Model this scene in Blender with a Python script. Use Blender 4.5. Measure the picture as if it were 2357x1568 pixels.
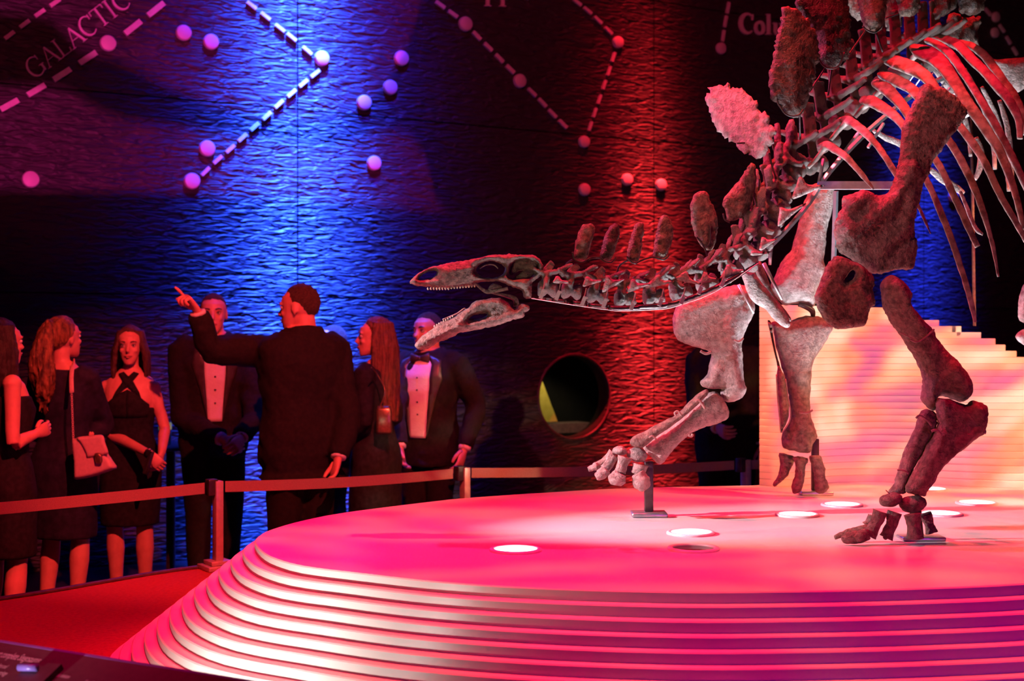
import bpy, bmesh, math, random
import numpy as np
from mathutils import Vector, Matrix, Euler
from mathutils.geometry import delaunay_2d_cdt
random.seed(7)
rng = np.random.default_rng(11)
for o in list(bpy.data.objects):
    bpy.data.objects.remove(o)
S = bpy.context.scene
COL = S.collection
# ------------------------------------------------------------------ camera
F, CX, CY, CAMZ = 3000.0, 1178.5, 784.0, 1.55
cam = bpy.data.cameras.new('camera')
cam.sensor_width = 36.0
cam.lens = 36.0 * F / 2357.0
cam.clip_start = 0.05
cam.dof.use_dof = True
cam.dof.focus_distance = 4.75
cam.dof.aperture_fstop = 3.2
camo = bpy.data.objects.new('camera', cam)
camo.location = (0, 0, CAMZ)
camo.rotation_euler = (math.pi / 2, 0, 0)
COL.objects.link(camo)
S.camera = camo
S.view_settings.view_transform = 'Standard'
S.view_settings.look = 'None'
S.view_settings.exposure = 0.0
S.view_settings.gamma = 1.0
S.view_settings.use_curve_mapping = False
S.cycles.use_denoising = True
S.cycles.max_bounces = 5
S.cycles.sample_clamp_indirect = 4.0
# ------------------------------------------------------------------ world: a dark hall
wd = bpy.data.worlds.new('dark_hall')
S.world = wd
wd.use_nodes = True
wd.node_tree.nodes['Background'].inputs[0].default_value = (0.30, 0.02, 0.45, 1)
wd.node_tree.nodes['Background'].inputs[1].default_value = 0.004


def spot(name, loc, target, color, watts, angle, blend=0.6, radius=0.06, gobo=None, gauss=None):
    l = bpy.data.lights.new(name, 'SPOT')
    l.energy = watts
    l.color = color
    l.spot_size = math.radians(angle)
    l.spot_blend = blend
    l.shadow_soft_size = radius
    o = bpy.data.objects.new(name, l)
    o.location = loc
    o.rotation_euler = (Vector(target) - Vector(loc)).to_track_quat('-Z', 'Y').to_euler()
    COL.objects.link(o)
    if gauss:
        # soft beam profile of the lamp: (degrees across, degrees along)
        l.use_nodes = True
        nt = l.node_tree
        em = nt.nodes['Emission']
        tc = nt.nodes.new('ShaderNodeTexCoord')
        sp = nt.nodes.new('ShaderNodeSeparateXYZ')
        nt.links.new(tc.outputs['Normal'], sp.inputs[0])

        def mth(op, a, b):
            n = nt.nodes.new('ShaderNodeMath')
            n.operation = op
            for i, q in enumerate((a, b)):
                if isinstance(q, (int, float)):
                    n.inputs[i].default_value = q
                else:
                    nt.links.new(q, n.inputs[i])
            return n.outputs[0]
        x = mth('DIVIDE', mth('DIVIDE', sp.outputs['X'], sp.outputs['Z']), math.tan(math.radians(gauss[0])))
        y = mth('DIVIDE', mth('DIVIDE', sp.outputs['Y'], sp.outputs['Z']), math.tan(math.radians(gauss[1])))
        r2 = mth('ADD', mth('MULTIPLY', x, x), mth('MULTIPLY', y, y))
        nt.links.new(mth('POWER', math.e, mth('MULTIPLY', r2, -1.0)), em.inputs['Strength'])
    if gobo:
        # a projector slide: coloured pattern over the beam direction
        l.use_nodes = True
        nt = l.node_tree
        em = nt.nodes['Emission']
        tc = nt.nodes.new('ShaderNodeTexCoord')
        mp = nt.nodes.new('ShaderNodeMapping')
        mp.inputs['Scale'].default_value = gobo['scale']
        mp.inputs['Location'].default_value = gobo.get('loc', (0, 0, 0))
        mp.inputs['Rotation'].default_value = gobo.get('rot', (0, 0, 0))
        ns = nt.nodes.new('ShaderNodeTexNoise')
        ns.inputs['Scale'].default_value = gobo.get('ns', 1.0)
        ns.inputs['Detail'].default_value = gobo.get('detail', 2.0)
        ns.inputs['Distortion'].default_value = gobo.get('dist', 0.4)
        cr = nt.nodes.new('ShaderNodeValToRGB')
        el = cr.color_ramp.elements
        for i, (p, c) in enumerate(gobo['ramp']):
            e = el[i] if i < 2 else el.new(p)
            e.position = p
            e.color = (*c, 1)
        nt.links.new(tc.outputs['Normal'], mp.inputs['Vector'])
        nt.links.new(mp.outputs['Vector'], ns.inputs['Vector'])
        nt.links.new(ns.outputs['Fac'], cr.inputs['Fac'])
        nt.links.new(cr.outputs['Color'], em.inputs['Color'])
    return o


def P(x, y, d):
    """pixel of the 2357x1568 frame and distance -> world point"""
    return Vector(((x - CX) / F * d, d, CAMZ - (y - CY) / F * d))


# wall line: starts left, recedes to the right
WA = math.atan(0.55)
WO = Vector((-3.38, 8.6))
WU = Vector((math.cos(WA), math.sin(WA)))
WN = Vector((math.sin(WA), -math.cos(WA)))


def wall_sz(x, y):
    """pixel -> (distance along wall, height) on the wall plane"""
    r = Vector(((x - CX) / F, 1.0))
    t = WO.dot(WN) / r.dot(WN)
    p = r * t
    return (p - WO).dot(WU), CAMZ - (y - CY) / F * t


def wall_pt(s, z, off=0.0):
    p = WO + WU * s + WN * off
    return Vector((p.x, p.y, z))


PZ = 0.85   # platform top
KZ = 0.45   # red plinth top
RED = (1.0, 0.004, 0.035)
# ------------------------------------------------------------------ lights of the hall
# projector on the platform: red / orange slide, streaky
spot('projector_platform', (0.75, 4.35, 6.2), (0.85, 4.75, 0.85), (1, 1, 1), 1500, 46, 0.35, 0.10,
     dict(scale=(4.0, 10.0, 4.0), ns=1.5, detail=2.5, dist=0.9, rot=(0, 0, 0.2),
          ramp=[(0.36, (0.85, 0.0, 0.045)), (0.48, (1, 0.002, 0.035)), (0.54, (1, 0.15, 0.07)), (0.66, (1, 0.012, 0.07))]))
spot('projector_backdrop', (4.0, 4.3, 3.0), (2.0, 6.55, 1.25), (1, 1, 1), 1000, 40, 0.3, 0.04,
     dict(scale=(5, 11, 5), ns=1.9, detail=2.0, dist=1.0, rot=(0, 0, 0.6),
          ramp=[(0.36, (0.45, 0.05, 0.16)), (0.45, (1, 0.15, 0.05)), (0.53, (1, 0.34, 0.15)), (0.62, (1, 0.56, 0.38))]))
spot('backdrop_orange_light', (-1.7, 5.9, 3.1), (1.35, 6.5, 1.30), (1.0, 0.24, 0.10), 620, 17, 0.8, 0.04)
spot('red_top_light', (0.95, 6.0, 6.2), (1.75, 5.05, 2.1), (1.0, 0.014, 0.022), 1900, 36, 0.6, 0.04)
spot('red_side_light', (-0.8, 5.3, 5.4), (0.6, 4.72, 1.75), (1.0, 0.012, 0.10), 1300, 40, 0.6, 0.04)
spot('white_side_light', (-3.1, 4.25, 2.45), (1.15, 5.0, 0.86), (1.0, 0.64, 0.72), 2000, 17, 0.8, 0.03)
spot('pink_back_light', (-2.6, 6.3, 3.5), (1.35, 4.9, 2.1), (1.0, 0.16, 0.36), 1000, 27, 0.6, 0.03)
spot('pink_front_light', (-1.9, 2.3, 3.6), (1.45, 5.0, 2.05), (1.0, 0.24, 0.30), 520, 19, 0.8, 0.03)
spot('warm_front_light', (-1.6, 1.3, 0.9), (0.75, 4.65, 1.95), (1.0, 0.60, 0.24), 110, 38, 0.9, 0.03)
spot('guest_red_light', (0.3, 2.7, 4.8), (-1.45, 7.15, 0.85), (1.0, 0.060, 0.055), 2000, 35, 0.6, 0.04)
spot('plinth_red_light', (-0.9, 3.9, 5.0), (-1.6, 4.9, 0.45), (1.0, 0.002, 0.03), 800, 46, 0.8, 0.10)
spot('step_white_light', (-1.60, 2.30, 0.36), (-0.62, 4.02, 0.66), (1.0, 0.93, 0.84), 300, 52, 0.3, 0.02, gauss=(12, 14))
spot('step_magenta_light', (-0.9, 4.0, 5.6), (-0.5, 4.1, 0.7), (1.0, 0.0, 0.07), 1100, 34, 0.8, 0.08)
spot('violet_front_fill', (2.4, 0.2, 1.2), (1.3, 3.6, 0.6), (0.27, 0.0, 0.33), 190, 60, 1.0, 0.25)
spot('panel_light', (-1.6, 2.2, 3.4), (-1.25, 3.1, 0.75), (1.0, 0.03, 0.22), 120, 30, 1.0, 0.05)
# wall washers, from above
b_s, _ = wall_sz(686, 700)
r_s, _ = wall_sz(1492, 900)
c_s, _ = wall_sz(2120, 560)
spot('wall_blue_wash', wall_pt(b_s, 10.0, 2.0), wall_pt(b_s, 1.75, 0.0), (0.022, 0.085, 1.0), 290000, 44, 0.2, 0.04, gauss=(2.9, 6.5))
spot('wall_blue_high', wall_pt(b_s + 0.05, 10.0, 3.4), wall_pt(b_s + 0.05, 3.0, 0.0), (0.020, 0.022, 1.0), 32000, 44, 0.2, 0.04, gauss=(5.0, 8.0))
spot('wall_red_wash', wall_pt(r_s, 11.0, 2.2), wall_pt(r_s, 0.75, 0.0), (1.0, 0.026, 0.026), 170000, 40, 0.2, 0.04, gauss=(1.9, 3.1))
spot('wall_red_broad', wall_pt(r_s - 0.1, 9.0, 2.2), wall_pt(r_s - 0.1, 1.6, 0.0), (1.0, 0.006, 0.018), 7500, 44, 0.2, 0.04, gauss=(4.6, 8.0))
spot('wall_blue_far', wall_pt(c_s, 8.0, 1.6), wall_pt(c_s, 1.5, 0.0), (0.020, 0.045, 1.0), 42000, 40, 0.2, 0.04, gauss=(3.6, 7.0))
t_s, _ = wall_sz(1450, 200)
spot('wall_marks_light', (-0.4, 2.6, 5.8), wall_pt(t_s + 0.5, 3.4, 0.0), (1.0, 0.05, 0.14), 900, 50, 0.8, 0.02)

spot('wall_left_marks_light', (-1.6, 2.4, 5.6), wall_pt(*wall_sz(130, 120), 0.0), (1.0, 0.04, 0.16), 260, 26, 0.9, 0.02)


def wall_pattern_spot(name, loc, aim_px, color, watts, angle):
    """unseen spot with drawn upper field and lower patch; dark band stands in for shadow"""
    tgt = wall_pt(*wall_sz(*aim_px), 0.0)
    o = spot(name, loc, tgt, (1, 1, 1), watts, angle, 0.1, 0.012)
    mi = o.rotation_euler.to_matrix().inverted()

    def uv(x, y):
        q = mi @ (wall_pt(*wall_sz(x, y), 0.0) - Vector(loc))
        return q.x / -q.z, q.y / -q.z
    l = o.data
    l.use_nodes = True
    nt = l.node_tree
    em = nt.nodes['Emission']
    tc = nt.nodes.new('ShaderNodeTexCoord')
    sp = nt.nodes.new('ShaderNodeSeparateXYZ')
    nt.links.new(tc.outputs['Normal'], sp.inputs[0])

    def mth(op, a, b=None, c=None):
        n = nt.nodes.new('ShaderNodeMath')
        n.operation = op
        for i, q in enumerate((a, b, c)):
            if q is None:
                continue
            if isinstance(q, (int, float)):
                n.inputs[i].default_value = q
            else:
                nt.links.new(q, n.inputs[i])
        return n.outputs[0]
    nz = mth('ABSOLUTE', sp.outputs['Z'])
    u = mth('DIVIDE', sp.outputs['X'], nz)
    v = mth('DIVIDE', sp.outputs['Y'], nz)
    u01 = mth('ADD', u, 0.5)

    def edge(pts, soft, above):
        q = sorted(uv(*p) for p in pts)
        fc = nt.nodes.new('ShaderNodeFloatCurve')
        cv = fc.mapping.curves[0]
        cv.points[0].location = (q[0][0] + 0.5, q[0][1] + 0.5)
        cv.points[1].location = (q[-1][0] + 0.5, q[-1][1] + 0.5)
        for p in q[1:-1]:
            cv.points.new(p[0] + 0.5, p[1] + 0.5)
        fc.mapping.update()
        nt.links.new(u01, fc.inputs['Value'])
        e = mth('SUBTRACT', fc.outputs[0], 0.5)
        df = mth('SUBTRACT', v, e)
        if not above:
            df = mth('MULTIPLY', df, -1.0)
        r = mth('DIVIDE', df, soft)
        n = nt.nodes.new('ShaderNodeMath')
        n.operation = 'ADD'
        n.use_clamp = True
        n.inputs[1].default_value = 0.5
        nt.links.new(r, n.inputs[0])
        return n.outputs[0]
    up = edge([(-200, 60), (100, 40), (135, 60), (180, 110), (260, 135), (400, 205), (560, 255), (700, 275), (830, 240), (900, 165), (955, 60), (990, -60), (1200, -150)], 0.012, True)
    mid = edge([(-200, 190), (0, 200), (150, 207), (250, 262), (400, 292), (600, 322), (800, 332), (870, 305), (930, 308), (970, 345), (995, 420), (1010, 470), (1200, 560)], 0.012, False)
    low = edge([(-200, 436), (0, 437), (450, 446), (700, 460), (1000, 485), (1200, 490)], 0.010, True)
    m = mth('MAXIMUM', up, mth('MULTIPLY', mid, low))
    mixn = nt.nodes.new('ShaderNodeMix')
    mixn.data_type = 'RGBA'
    nt.links.new(m, mixn.inputs['Factor'])
    mixn.inputs['A'].default_value = (0, 0, 0, 1)
    mixn.inputs['B'].default_value = (*color, 1)
    nt.links.new(mixn.outputs['Result'], em.inputs['Color'])
    return o


wall_pattern_spot('wall_pattern_spot', (-0.35, 1.1, 1.0), (470, 180), (1.0, 0.03, 0.32), 3000, 34)  # beam shaped by a drawn pattern; its dark band imitates a cast shadow
# ------------------------------------------------------------------ materials


def mat(name, c1, c2=None, rough=0.6, scale=8.0, bump=0.0, bscale=None, stretch=(1, 1, 1), metal=0.0, detail=5.0,
        spec=0.5, bdist=0.01, ramp=(0.35, 0.65), emit=None, trans=0.0, sheen=0.0, cracks=0.0):
    m = bpy.data.materials.new(name)
    m.use_nodes = True
    nt = m.node_tree
    b = nt.nodes['Principled BSDF']
    b.inputs['Roughness'].default_value = rough
    b.inputs['Metallic'].default_value = metal
    b.inputs['Specular IOR Level'].default_value = spec
    b.inputs['Base Color'].default_value = (*c1, 1)
    if trans:
        b.inputs['Transmission Weight'].default_value = trans
    if sheen:
        b.inputs['Sheen Weight'].default_value = sheen
    if emit:
        b.inputs['Emission Color'].default_value = (*emit[0], 1)
        b.inputs['Emission Strength'].default_value = emit[1]
    tc = nt.nodes.new('ShaderNodeTexCoord')
    mp = nt.nodes.new('ShaderNodeMapping')
    mp.inputs['Scale'].default_value = stretch
    nt.links.new(tc.outputs['Object'], mp.inputs['Vector'])
    if c2 is not None:
        n = nt.nodes.new('ShaderNodeTexNoise')
        n.inputs['Scale'].default_value = scale
        n.inputs['Detail'].default_value = detail
        r = nt.nodes.new('ShaderNodeValToRGB')
        r.color_ramp.elements[0].position = ramp[0]
        r.color_ramp.elements[1].position = ramp[1]
        r.color_ramp.elements[0].color = (*c1, 1)
        r.color_ramp.elements[1].color = (*c2, 1)
        nt.links.new(mp.outputs[0], n.inputs['Vector'])
        nt.links.new(n.outputs['Fac'], r.inputs['Fac'])
        nt.links.new(r.outputs['Color'], b.inputs['Base Color'])
    if bump:
        n2 = nt.nodes.new('ShaderNodeTexNoise')
        n2.inputs['Scale'].default_value = bscale or scale
        n2.inputs['Detail'].default_value = detail
        n2.inputs['Roughness'].default_value = 0.6
        bp = nt.nodes.new('ShaderNodeBump')
        bp.inputs['Strength'].default_value = bump
        bp.inputs['Distance'].default_value = bdist
        nt.links.new(mp.outputs[0], n2.inputs['Vector'])
        nt.links.new(n2.outputs['Fac'], bp.inputs['Height'])
        nt.links.new(bp.outputs['Normal'], b.inputs['Normal'])
        if cracks:
            n3 = nt.nodes.new('ShaderNodeTexNoise')
            n3.inputs['Scale'].default_value = cracks * 1.3
            n3.inputs['Detail'].default_value = 4
            add = nt.nodes.new('ShaderNodeVectorMath')
            add.operation = 'MULTIPLY_ADD'
            add.inputs[1].default_value = (0.10, 0.10, 0.10)
            vo = nt.nodes.new('ShaderNodeTexVoronoi')
            vo.feature = 'DISTANCE_TO_EDGE'
            vo.inputs['Scale'].default_value = cracks
            rp = nt.nodes.new('ShaderNodeValToRGB')
            rp.color_ramp.elements[0].position = 0.0
            rp.color_ramp.elements[1].position = 0.028
            rp.color_ramp.elements[0].color = (0.62, 0.62, 0.62, 1)
            nt.links.new(mp.outputs[0], n3.inputs['Vector'])
            nt.links.new(n3.outputs['Color'], add.inputs[0])
            nt.links.new(mp.outputs[0], add.inputs[2])
            nt.links.new(add.outputs[0], vo.inputs['Vector'])
            nt.links.new(vo.outputs['Distance'], rp.inputs['Fac'])
            ml = nt.nodes.new('ShaderNodeMix')
            ml.data_type = 'RGBA'
            ml.blend_type = 'MULTIPLY'
            ml.inputs['Factor'].default_value = 1.0
            nt.links.new(r.outputs['Color'], ml.inputs['A'])
            nt.links.new(rp.outputs['Color'], ml.inputs['B'])
            nt.links.new(ml.outputs['Result'], b.inputs['Base Color'])
            b2 = nt.nodes.new('ShaderNodeBump')
            b2.inputs['Strength'].default_value = 0.35
            b2.inputs['Distance'].default_value = 0.006
            nt.links.new(rp.outputs['Color'], b2.inputs['Height'])
            nt.links.new(bp.outputs['Normal'], b2.inputs['Normal'])
            nt.links.new(b2.outputs['Normal'], b.inputs['Normal'])
    return m


M = {}
M['bone'] = mat('fossil_bone', (0.10, 0.070, 0.055), (0.24, 0.18, 0.15), 0.6, 55, 1.0, 120, bdist=0.014, detail=8, cracks=11)
M['bone_pale'] = mat('fossil_bone_pale', (0.20, 0.165, 0.15), (0.42, 0.365, 0.335), 0.6, 45, 1.0, 110, bdist=0.012, detail=8, cracks=13)
M['bone_rough'] = mat('fossil_bone_rough', (0.07, 0.042, 0.028), (0.26, 0.18, 0.13), 0.55, 60, 1.0, 130, bdist=0.018, detail=8)
M['bone_dark'] = mat('fossil_bone_dark', (0.014, 0.008, 0.006), (0.065, 0.038, 0.024), 0.45, 30, 1.0, 90, bdist=0.010)
M['rib'] = mat('fossil_rib', (0.09, 0.062, 0.05), (0.28, 0.225, 0.20), 0.55, 30, 0.7, 90, bdist=0.004)
M['tooth'] = mat('tooth_enamel', (0.45, 0.36, 0.24), (0.65, 0.56, 0.42), 0.4, 60)
M['steel'] = mat('brushed_steel', (0.55, 0.58, 0.62), (0.70, 0.73, 0.76), 0.32, 30, 0.15, 60, metal=0.85)
M['dark_steel'] = mat('blackened_steel', (0.030, 0.024, 0.024), (0.06, 0.045, 0.045), 0.38, 30, 0.2, 60, metal=0.4)
M['clip'] = mat('dull_clip_steel', (0.36, 0.33, 0.30), (0.44, 0.40, 0.37), 0.45, 60, metal=0.3)
M['wire'] = mat('painted_wire', (0.16, 0.11, 0.10), (0.26, 0.19, 0.17), 0.5, 60)
M['layer'] = mat('painted_layer', (0.74, 0.72, 0.70), (0.80, 0.78, 0.76), 0.33, 3, 0.05, 60, spec=0.45)
M['lens'] = mat('lit_lens', (1, 1, 1), emit=((1.0, 0.97, 0.95), 9.0))
M['lamp_ring'] = mat('lamp_ring', (0.72, 0.70, 0.70), (0.78, 0.76, 0.76), 0.35, 20)
M['lamp_off'] = mat('unlit_lamp_glass', (0.05, 0.045, 0.05), (0.09, 0.08, 0.09), 0.15, 20)
M['plinth'] = mat('red_carpet', (0.30, 0.02, 0.02), (0.40, 0.04, 0.035), 0.95, 60, 0.5, 220, bdist=0.004)
M['curb'] = mat('dark_trim', (0.05, 0.025, 0.03), (0.09, 0.04, 0.05), 0.45, 30)
M['floor'] = mat('dark_floor', (0.012, 0.011, 0.014), (0.022, 0.02, 0.026), 0.5, 6)
M['mark'] = mat('raised_white_plastic', (0.50, 0.44, 0.48), (0.58, 0.52, 0.56), 0.5, 30)
M['post'] = mat('satin_post', (0.42, 0.36, 0.34), (0.50, 0.44, 0.40), 0.35, 40, metal=0.35)
M['tape'] = mat('woven_tape', (0.24, 0.15, 0.11), (0.32, 0.20, 0.15), 0.8, 300, 0.3, 900)
M['tux'] = mat('black_wool', (0.010, 0.008, 0.008), (0.018, 0.013, 0.012), 0.85, 60, 0.4, 400, spec=0.25)
M['satin'] = mat('black_satin', (0.045, 0.033, 0.028), (0.062, 0.046, 0.04), 0.38, 40)
M['dress'] = mat('black_dress', (0.010, 0.009, 0.012), (0.02, 0.017, 0.022), 0.8, 40, 0.3, 200, spec=0.2)
M['navy'] = mat('navy_dress', (0.014, 0.012, 0.030), (0.026, 0.02, 0.05), 0.75, 30, 0.3, 200, spec=0.25)
M['shirt'] = mat('white_shirt', (0.74, 0.70, 0.68), (0.80, 0.77, 0.75), 0.7, 30, 0.25, 90)
M['skin'] = mat('skin', (0.62, 0.28, 0.22), (0.70, 0.34, 0.27), 0.5, 20, 0.05, 200)
M['lip'] = mat('lips', (0.42, 0.13, 0.12), (0.5, 0.17, 0.15), 0.4, 40)
M['eye'] = mat('eye_white', (0.62, 0.56, 0.54), (0.68, 0.62, 0.6), 0.2, 40)
M['iris'] = mat('iris_dark', (0.02, 0.014, 0.012), (0.04, 0.03, 0.02), 0.2, 40)
M['hair_dark'] = mat('dark_hair', (0.015, 0.009, 0.007), (0.045, 0.028, 0.02), 0.45, 60, 0.8, 160, stretch=(1, 1, 0.15))
M['hair_short'] = mat('short_brown_hair', (0.045, 0.022, 0.014), (0.10, 0.05, 0.03), 0.7, 120, 0.9, 400)
M['hair_auburn'] = mat('auburn_hair', (0.075, 0.024, 0.012), (0.20, 0.075, 0.035), 0.42, 80, 0.8, 160, stretch=(1, 1, 0.12))
M['hair_blond'] = mat('golden_brown_hair', (0.05, 0.022, 0.010), (0.34, 0.17, 0.06), 0.40, 60, 0.8, 150, stretch=(1, 1, 0.2))
M['hair_brown'] = mat('brown_hair', (0.05, 0.02, 0.014), (0.11, 0.05, 0.03), 0.45, 60, 0.8, 160, stretch=(1, 1, 0.15))
M['bag'] = mat('pale_leather', (0.62, 0.40, 0.38), (0.70, 0.47, 0.44), 0.42, 60, 0.2, 300)
M['gold'] = mat('brass_metal', (0.30, 0.20, 0.12), (0.42, 0.30, 0.18), 0.3, 60, metal=0.8)
M['black'] = mat('black_plastic', (0.008, 0.007, 0.008), (0.014, 0.012, 0.014), 0.3, 60)
M['yellow'] = mat('yellow_panel', (0.80, 0.62, 0.10), (0.90, 0.72, 0.16), 0.7, 20)
M['grey'] = mat('grey_panel', (0.16, 0.13, 0.13), (0.24, 0.19, 0.18), 0.7, 40)
M['glass'] = mat('clear_glass', (0.9, 0.95, 0.95), rough=0.05, trans=0.9)
M['panel'] = mat('printed_panel', (0.10, 0.035, 0.055), (0.12, 0.045, 0.065), 0.6, 60, 0.1, 400)
M['panel_edge'] = mat('panel_edge_acrylic', (0.22, 0.12, 0.55), (0.26, 0.15, 0.62), 0.35, 30)
M['print'] = mat('white_print', (0.78, 0.70, 0.74), (0.84, 0.76, 0.8), 0.6, 60)
M['linen'] = mat('dark_linen', (0.03, 0.028, 0.036), (0.05, 0.046, 0.06), 0.8, 60)


def wall_material():
    m = bpy.data.materials.new('rippled_dark_wall')
    m.use_nodes = True
    nt = m.node_tree
    b = nt.nodes['Principled BSDF']
    b.inputs['Base Color'].default_value = (0.026, 0.024, 0.030, 1)
    b.inputs['Roughness'].default_value = 0.55
    b.inputs['Specular IOR Level'].default_value = 0.35
    g = nt.nodes.new('ShaderNodeNewGeometry')
    rot = nt.nodes.new('ShaderNodeVectorRotate')
    rot.rotation_type = 'Z_AXIS'
    rot.inputs['Angle'].default_value = -WA
    mp = nt.nodes.new('ShaderNodeMapping')
    mp.inputs['Scale'].default_value = (7.0, 1.0, 30.0)
    n = nt.nodes.new('ShaderNodeTexNoise')
    n.inputs['Scale'].default_value = 1.0
    n.inputs['Detail'].default_value = 1.6
    n.inputs['Distortion'].default_value = 0.9
    bp = nt.nodes.new('ShaderNodeBump')
    bp.inputs['Strength'].default_value = 0.9
    bp.inputs['Distance'].default_value = 0.045
    nt.links.new(g.outputs['Position'], rot.inputs['Vector'])
    nt.links.new(rot.outputs[0], mp.inputs['Vector'])
    nt.links.new(mp.outputs[0], n.inputs['Vector'])
    nt.links.new(n.outputs['Fac'], bp.inputs['Height'])
    nt.links.new(bp.outputs['Normal'], b.inputs['Normal'])
    return m


M['wall'] = wall_material()
M['seam'] = mat('wall_backing', (0.008, 0.007, 0.009), (0.012, 0.01, 0.013), 0.9, 10)

# ------------------------------------------------------------------ mesh builder


class MB:
    def __init__(self):
        self.v, self.f, self.n = [], [], 0

    def add(self, verts, faces):
        b = self.n
        self.v.extend([tuple(p) for p in verts])
        self.f.extend([tuple(i + b for i in f) for f in faces])
        self.n += len(verts)
        return self

    def mesh_in(self, me, mx=None):
        vs = [mx @ v.co if mx else v.co.copy() for v in me.vertices]
        return self.add(vs, [tuple(p.vertices) for p in me.polygons])

    def box(self, c, s, rz=0.0, mx=None):
        R = mx or Matrix.Rotation(rz, 3, 'Z')
        c = Vector(c)
        vs = [c + R @ Vector((sx * s[0] / 2, sy * s[1] / 2, sz * s[2] / 2)) for sx in (-1, 1) for sy in (-1, 1) for sz in (-1, 1)]
        return self.add(vs, [(0, 1, 3, 2), (4, 6, 7, 5), (0, 4, 5, 1), (2, 3, 7, 6), (0, 2, 6, 4), (1, 5, 7, 3)])

    def ell(self, c, r, rot=None, nu=14, nv=9):
        c = Vector(c)
        vs = [Vector((0, 0, 1))]
        for i in range(1, nv):
            t = math.pi * i / nv
            for j in range(nu):
                a = 2 * math.pi * j / nu
                vs.append(Vector((math.sin(t) * math.cos(a), math.sin(t) * math.sin(a), math.cos(t))))
        vs.append(Vector((0, 0, -1)))
        fs = []
        for j in range(nu):
            fs.append((0, 1 + j, 1 + (j + 1) % nu))
        for i in range(nv - 2):
            for j in range(nu):
                a, b_ = 1 + i * nu + j, 1 + i * nu + (j + 1) % nu
                fs.append((a, a + nu, b_ + nu, b_))
        l = len(vs) - 1
        for j in range(nu):
            fs.append((l, l - nu + (j + 1) % nu, l - nu + j))
        R = rot.to_3x3() if rot else Matrix.Identity(3)
        return self.add([c + R @ Vector((v.x * r[0], v.y * r[1], v.z * r[2])) for v in vs], fs)

    def tube(self, pts, radii, n=10, ref=(0, 1, 0), smooth=0, cap=True, power=2.0):
        """sweep with elliptical rings; radii: number or (in-plane, along ref)"""
        pts = [Vector(p) for p in pts]
        rr = [(r, r) if not isinstance(r, (tuple, list)) else tuple(r) for r in radii]
        if smooth:
            P2, R2 = [], []
            k = len(pts)
            for i in range(k - 1):
                p0, p1, p2, p3 = pts[max(i - 1, 0)], pts[i], pts[i + 1], pts[min(i + 2, k - 1)]
                for s in range(smooth):
                    t = s / smooth
                    P2.append(0.5 * ((2 * p1) + (p2 - p0) * t + (2 * p0 - 5 * p1 + 4 * p2 - p3) * t * t + (-p0 + 3 * p1 - 3 * p2 + p3) * t ** 3))
                    R2.append(tuple(rr[i][j] * (1 - t) + rr[i + 1][j] * t for j in (0, 1)))
            P2.append(pts[-1])
            R2.append(rr[-1])
            pts, rr = P2, R2
        k = len(pts)
        ref = Vector(ref)
        vs, fs = [], []
        for i in range(k):
            T = (pts[min(i + 1, k - 1)] - pts[max(i - 1, 0)])
            if T.length < 1e-9:
                T = Vector((0, 0, 1))
            T.normalize()
            sd = T.cross(ref)
            if sd.length < 0.05:
                sd = T.cross(Vector((1, 0, 0.3)))
            sd.normalize()
            bb = sd.cross(T).normalized()
            for j in range(n):
                a = 2 * math.pi * j / n
                ca, sa = math.cos(a), math.sin(a)
                if power != 2.0:
                    ca = math.copysign(abs(ca) ** (2 / power), ca)
                    sa = math.copysign(abs(sa) ** (2 / power), sa)
                vs.append(pts[i] + sd * ca * rr[i][0] + bb * sa * rr[i][1])
        for i in range(k - 1):
            for j in range(n):
                a, b_ = i * n + j, i * n + (j + 1) % n
                fs.append((a, b_, b_ + n, a + n))
        if cap:
            fs.append(tuple(range(n - 1, -1, -1)))
            fs.append(tuple((k - 1) * n + j for j in range(n)))
        return self.add(vs, fs)

    def loft(self, secs, n=24, power=2.3):
        """horizontal rings (z, rx, ry, cx, cy)"""
        vs, fs = [], []
        for s in secs:
            z, rx, ry = s[:3]
            cx = s[3] if len(s) > 3 else 0
            cy = s[4] if len(s) > 4 else 0
            for j in range(n):
                a = 2 * math.pi * j / n
                ca, sa = math.cos(a), math.sin(a)
                vs.append((cx + rx * math.copysign(abs(ca) ** (2 / power), ca), cy + ry * math.copysign(abs(sa) ** (2 / power), sa), z))
        k = len(secs)
        for i in range(k - 1):
            for j in range(n):
                a, b_ = i * n + j, i * n + (j + 1) % n
                fs.append((a, b_, b_ + n, a + n))
        fs.append(tuple(range(n - 1, -1, -1)))
        fs.append(tuple((k - 1) * n + j for j in range(n)))
        return self.add(vs, fs)

    def lathe(self, c, prof, n=32):
        """(r, z) profile about the vertical through c"""
        vs, fs = [], []
        for r, z in prof:
            for j in range(n):
                a = 2 * math.pi * j / n
                vs.append((c[0] + r * math.cos(a), c[1] + r * math.sin(a), c[2] + z))
        k = len(prof)
        for i in range(k - 1):
            for j in range(n):
                a, b_ = i * n + j, i * n + (j + 1) % n
                fs.append((a, b_, b_ + n, a + n))
        return self.add(vs, fs)

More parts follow.
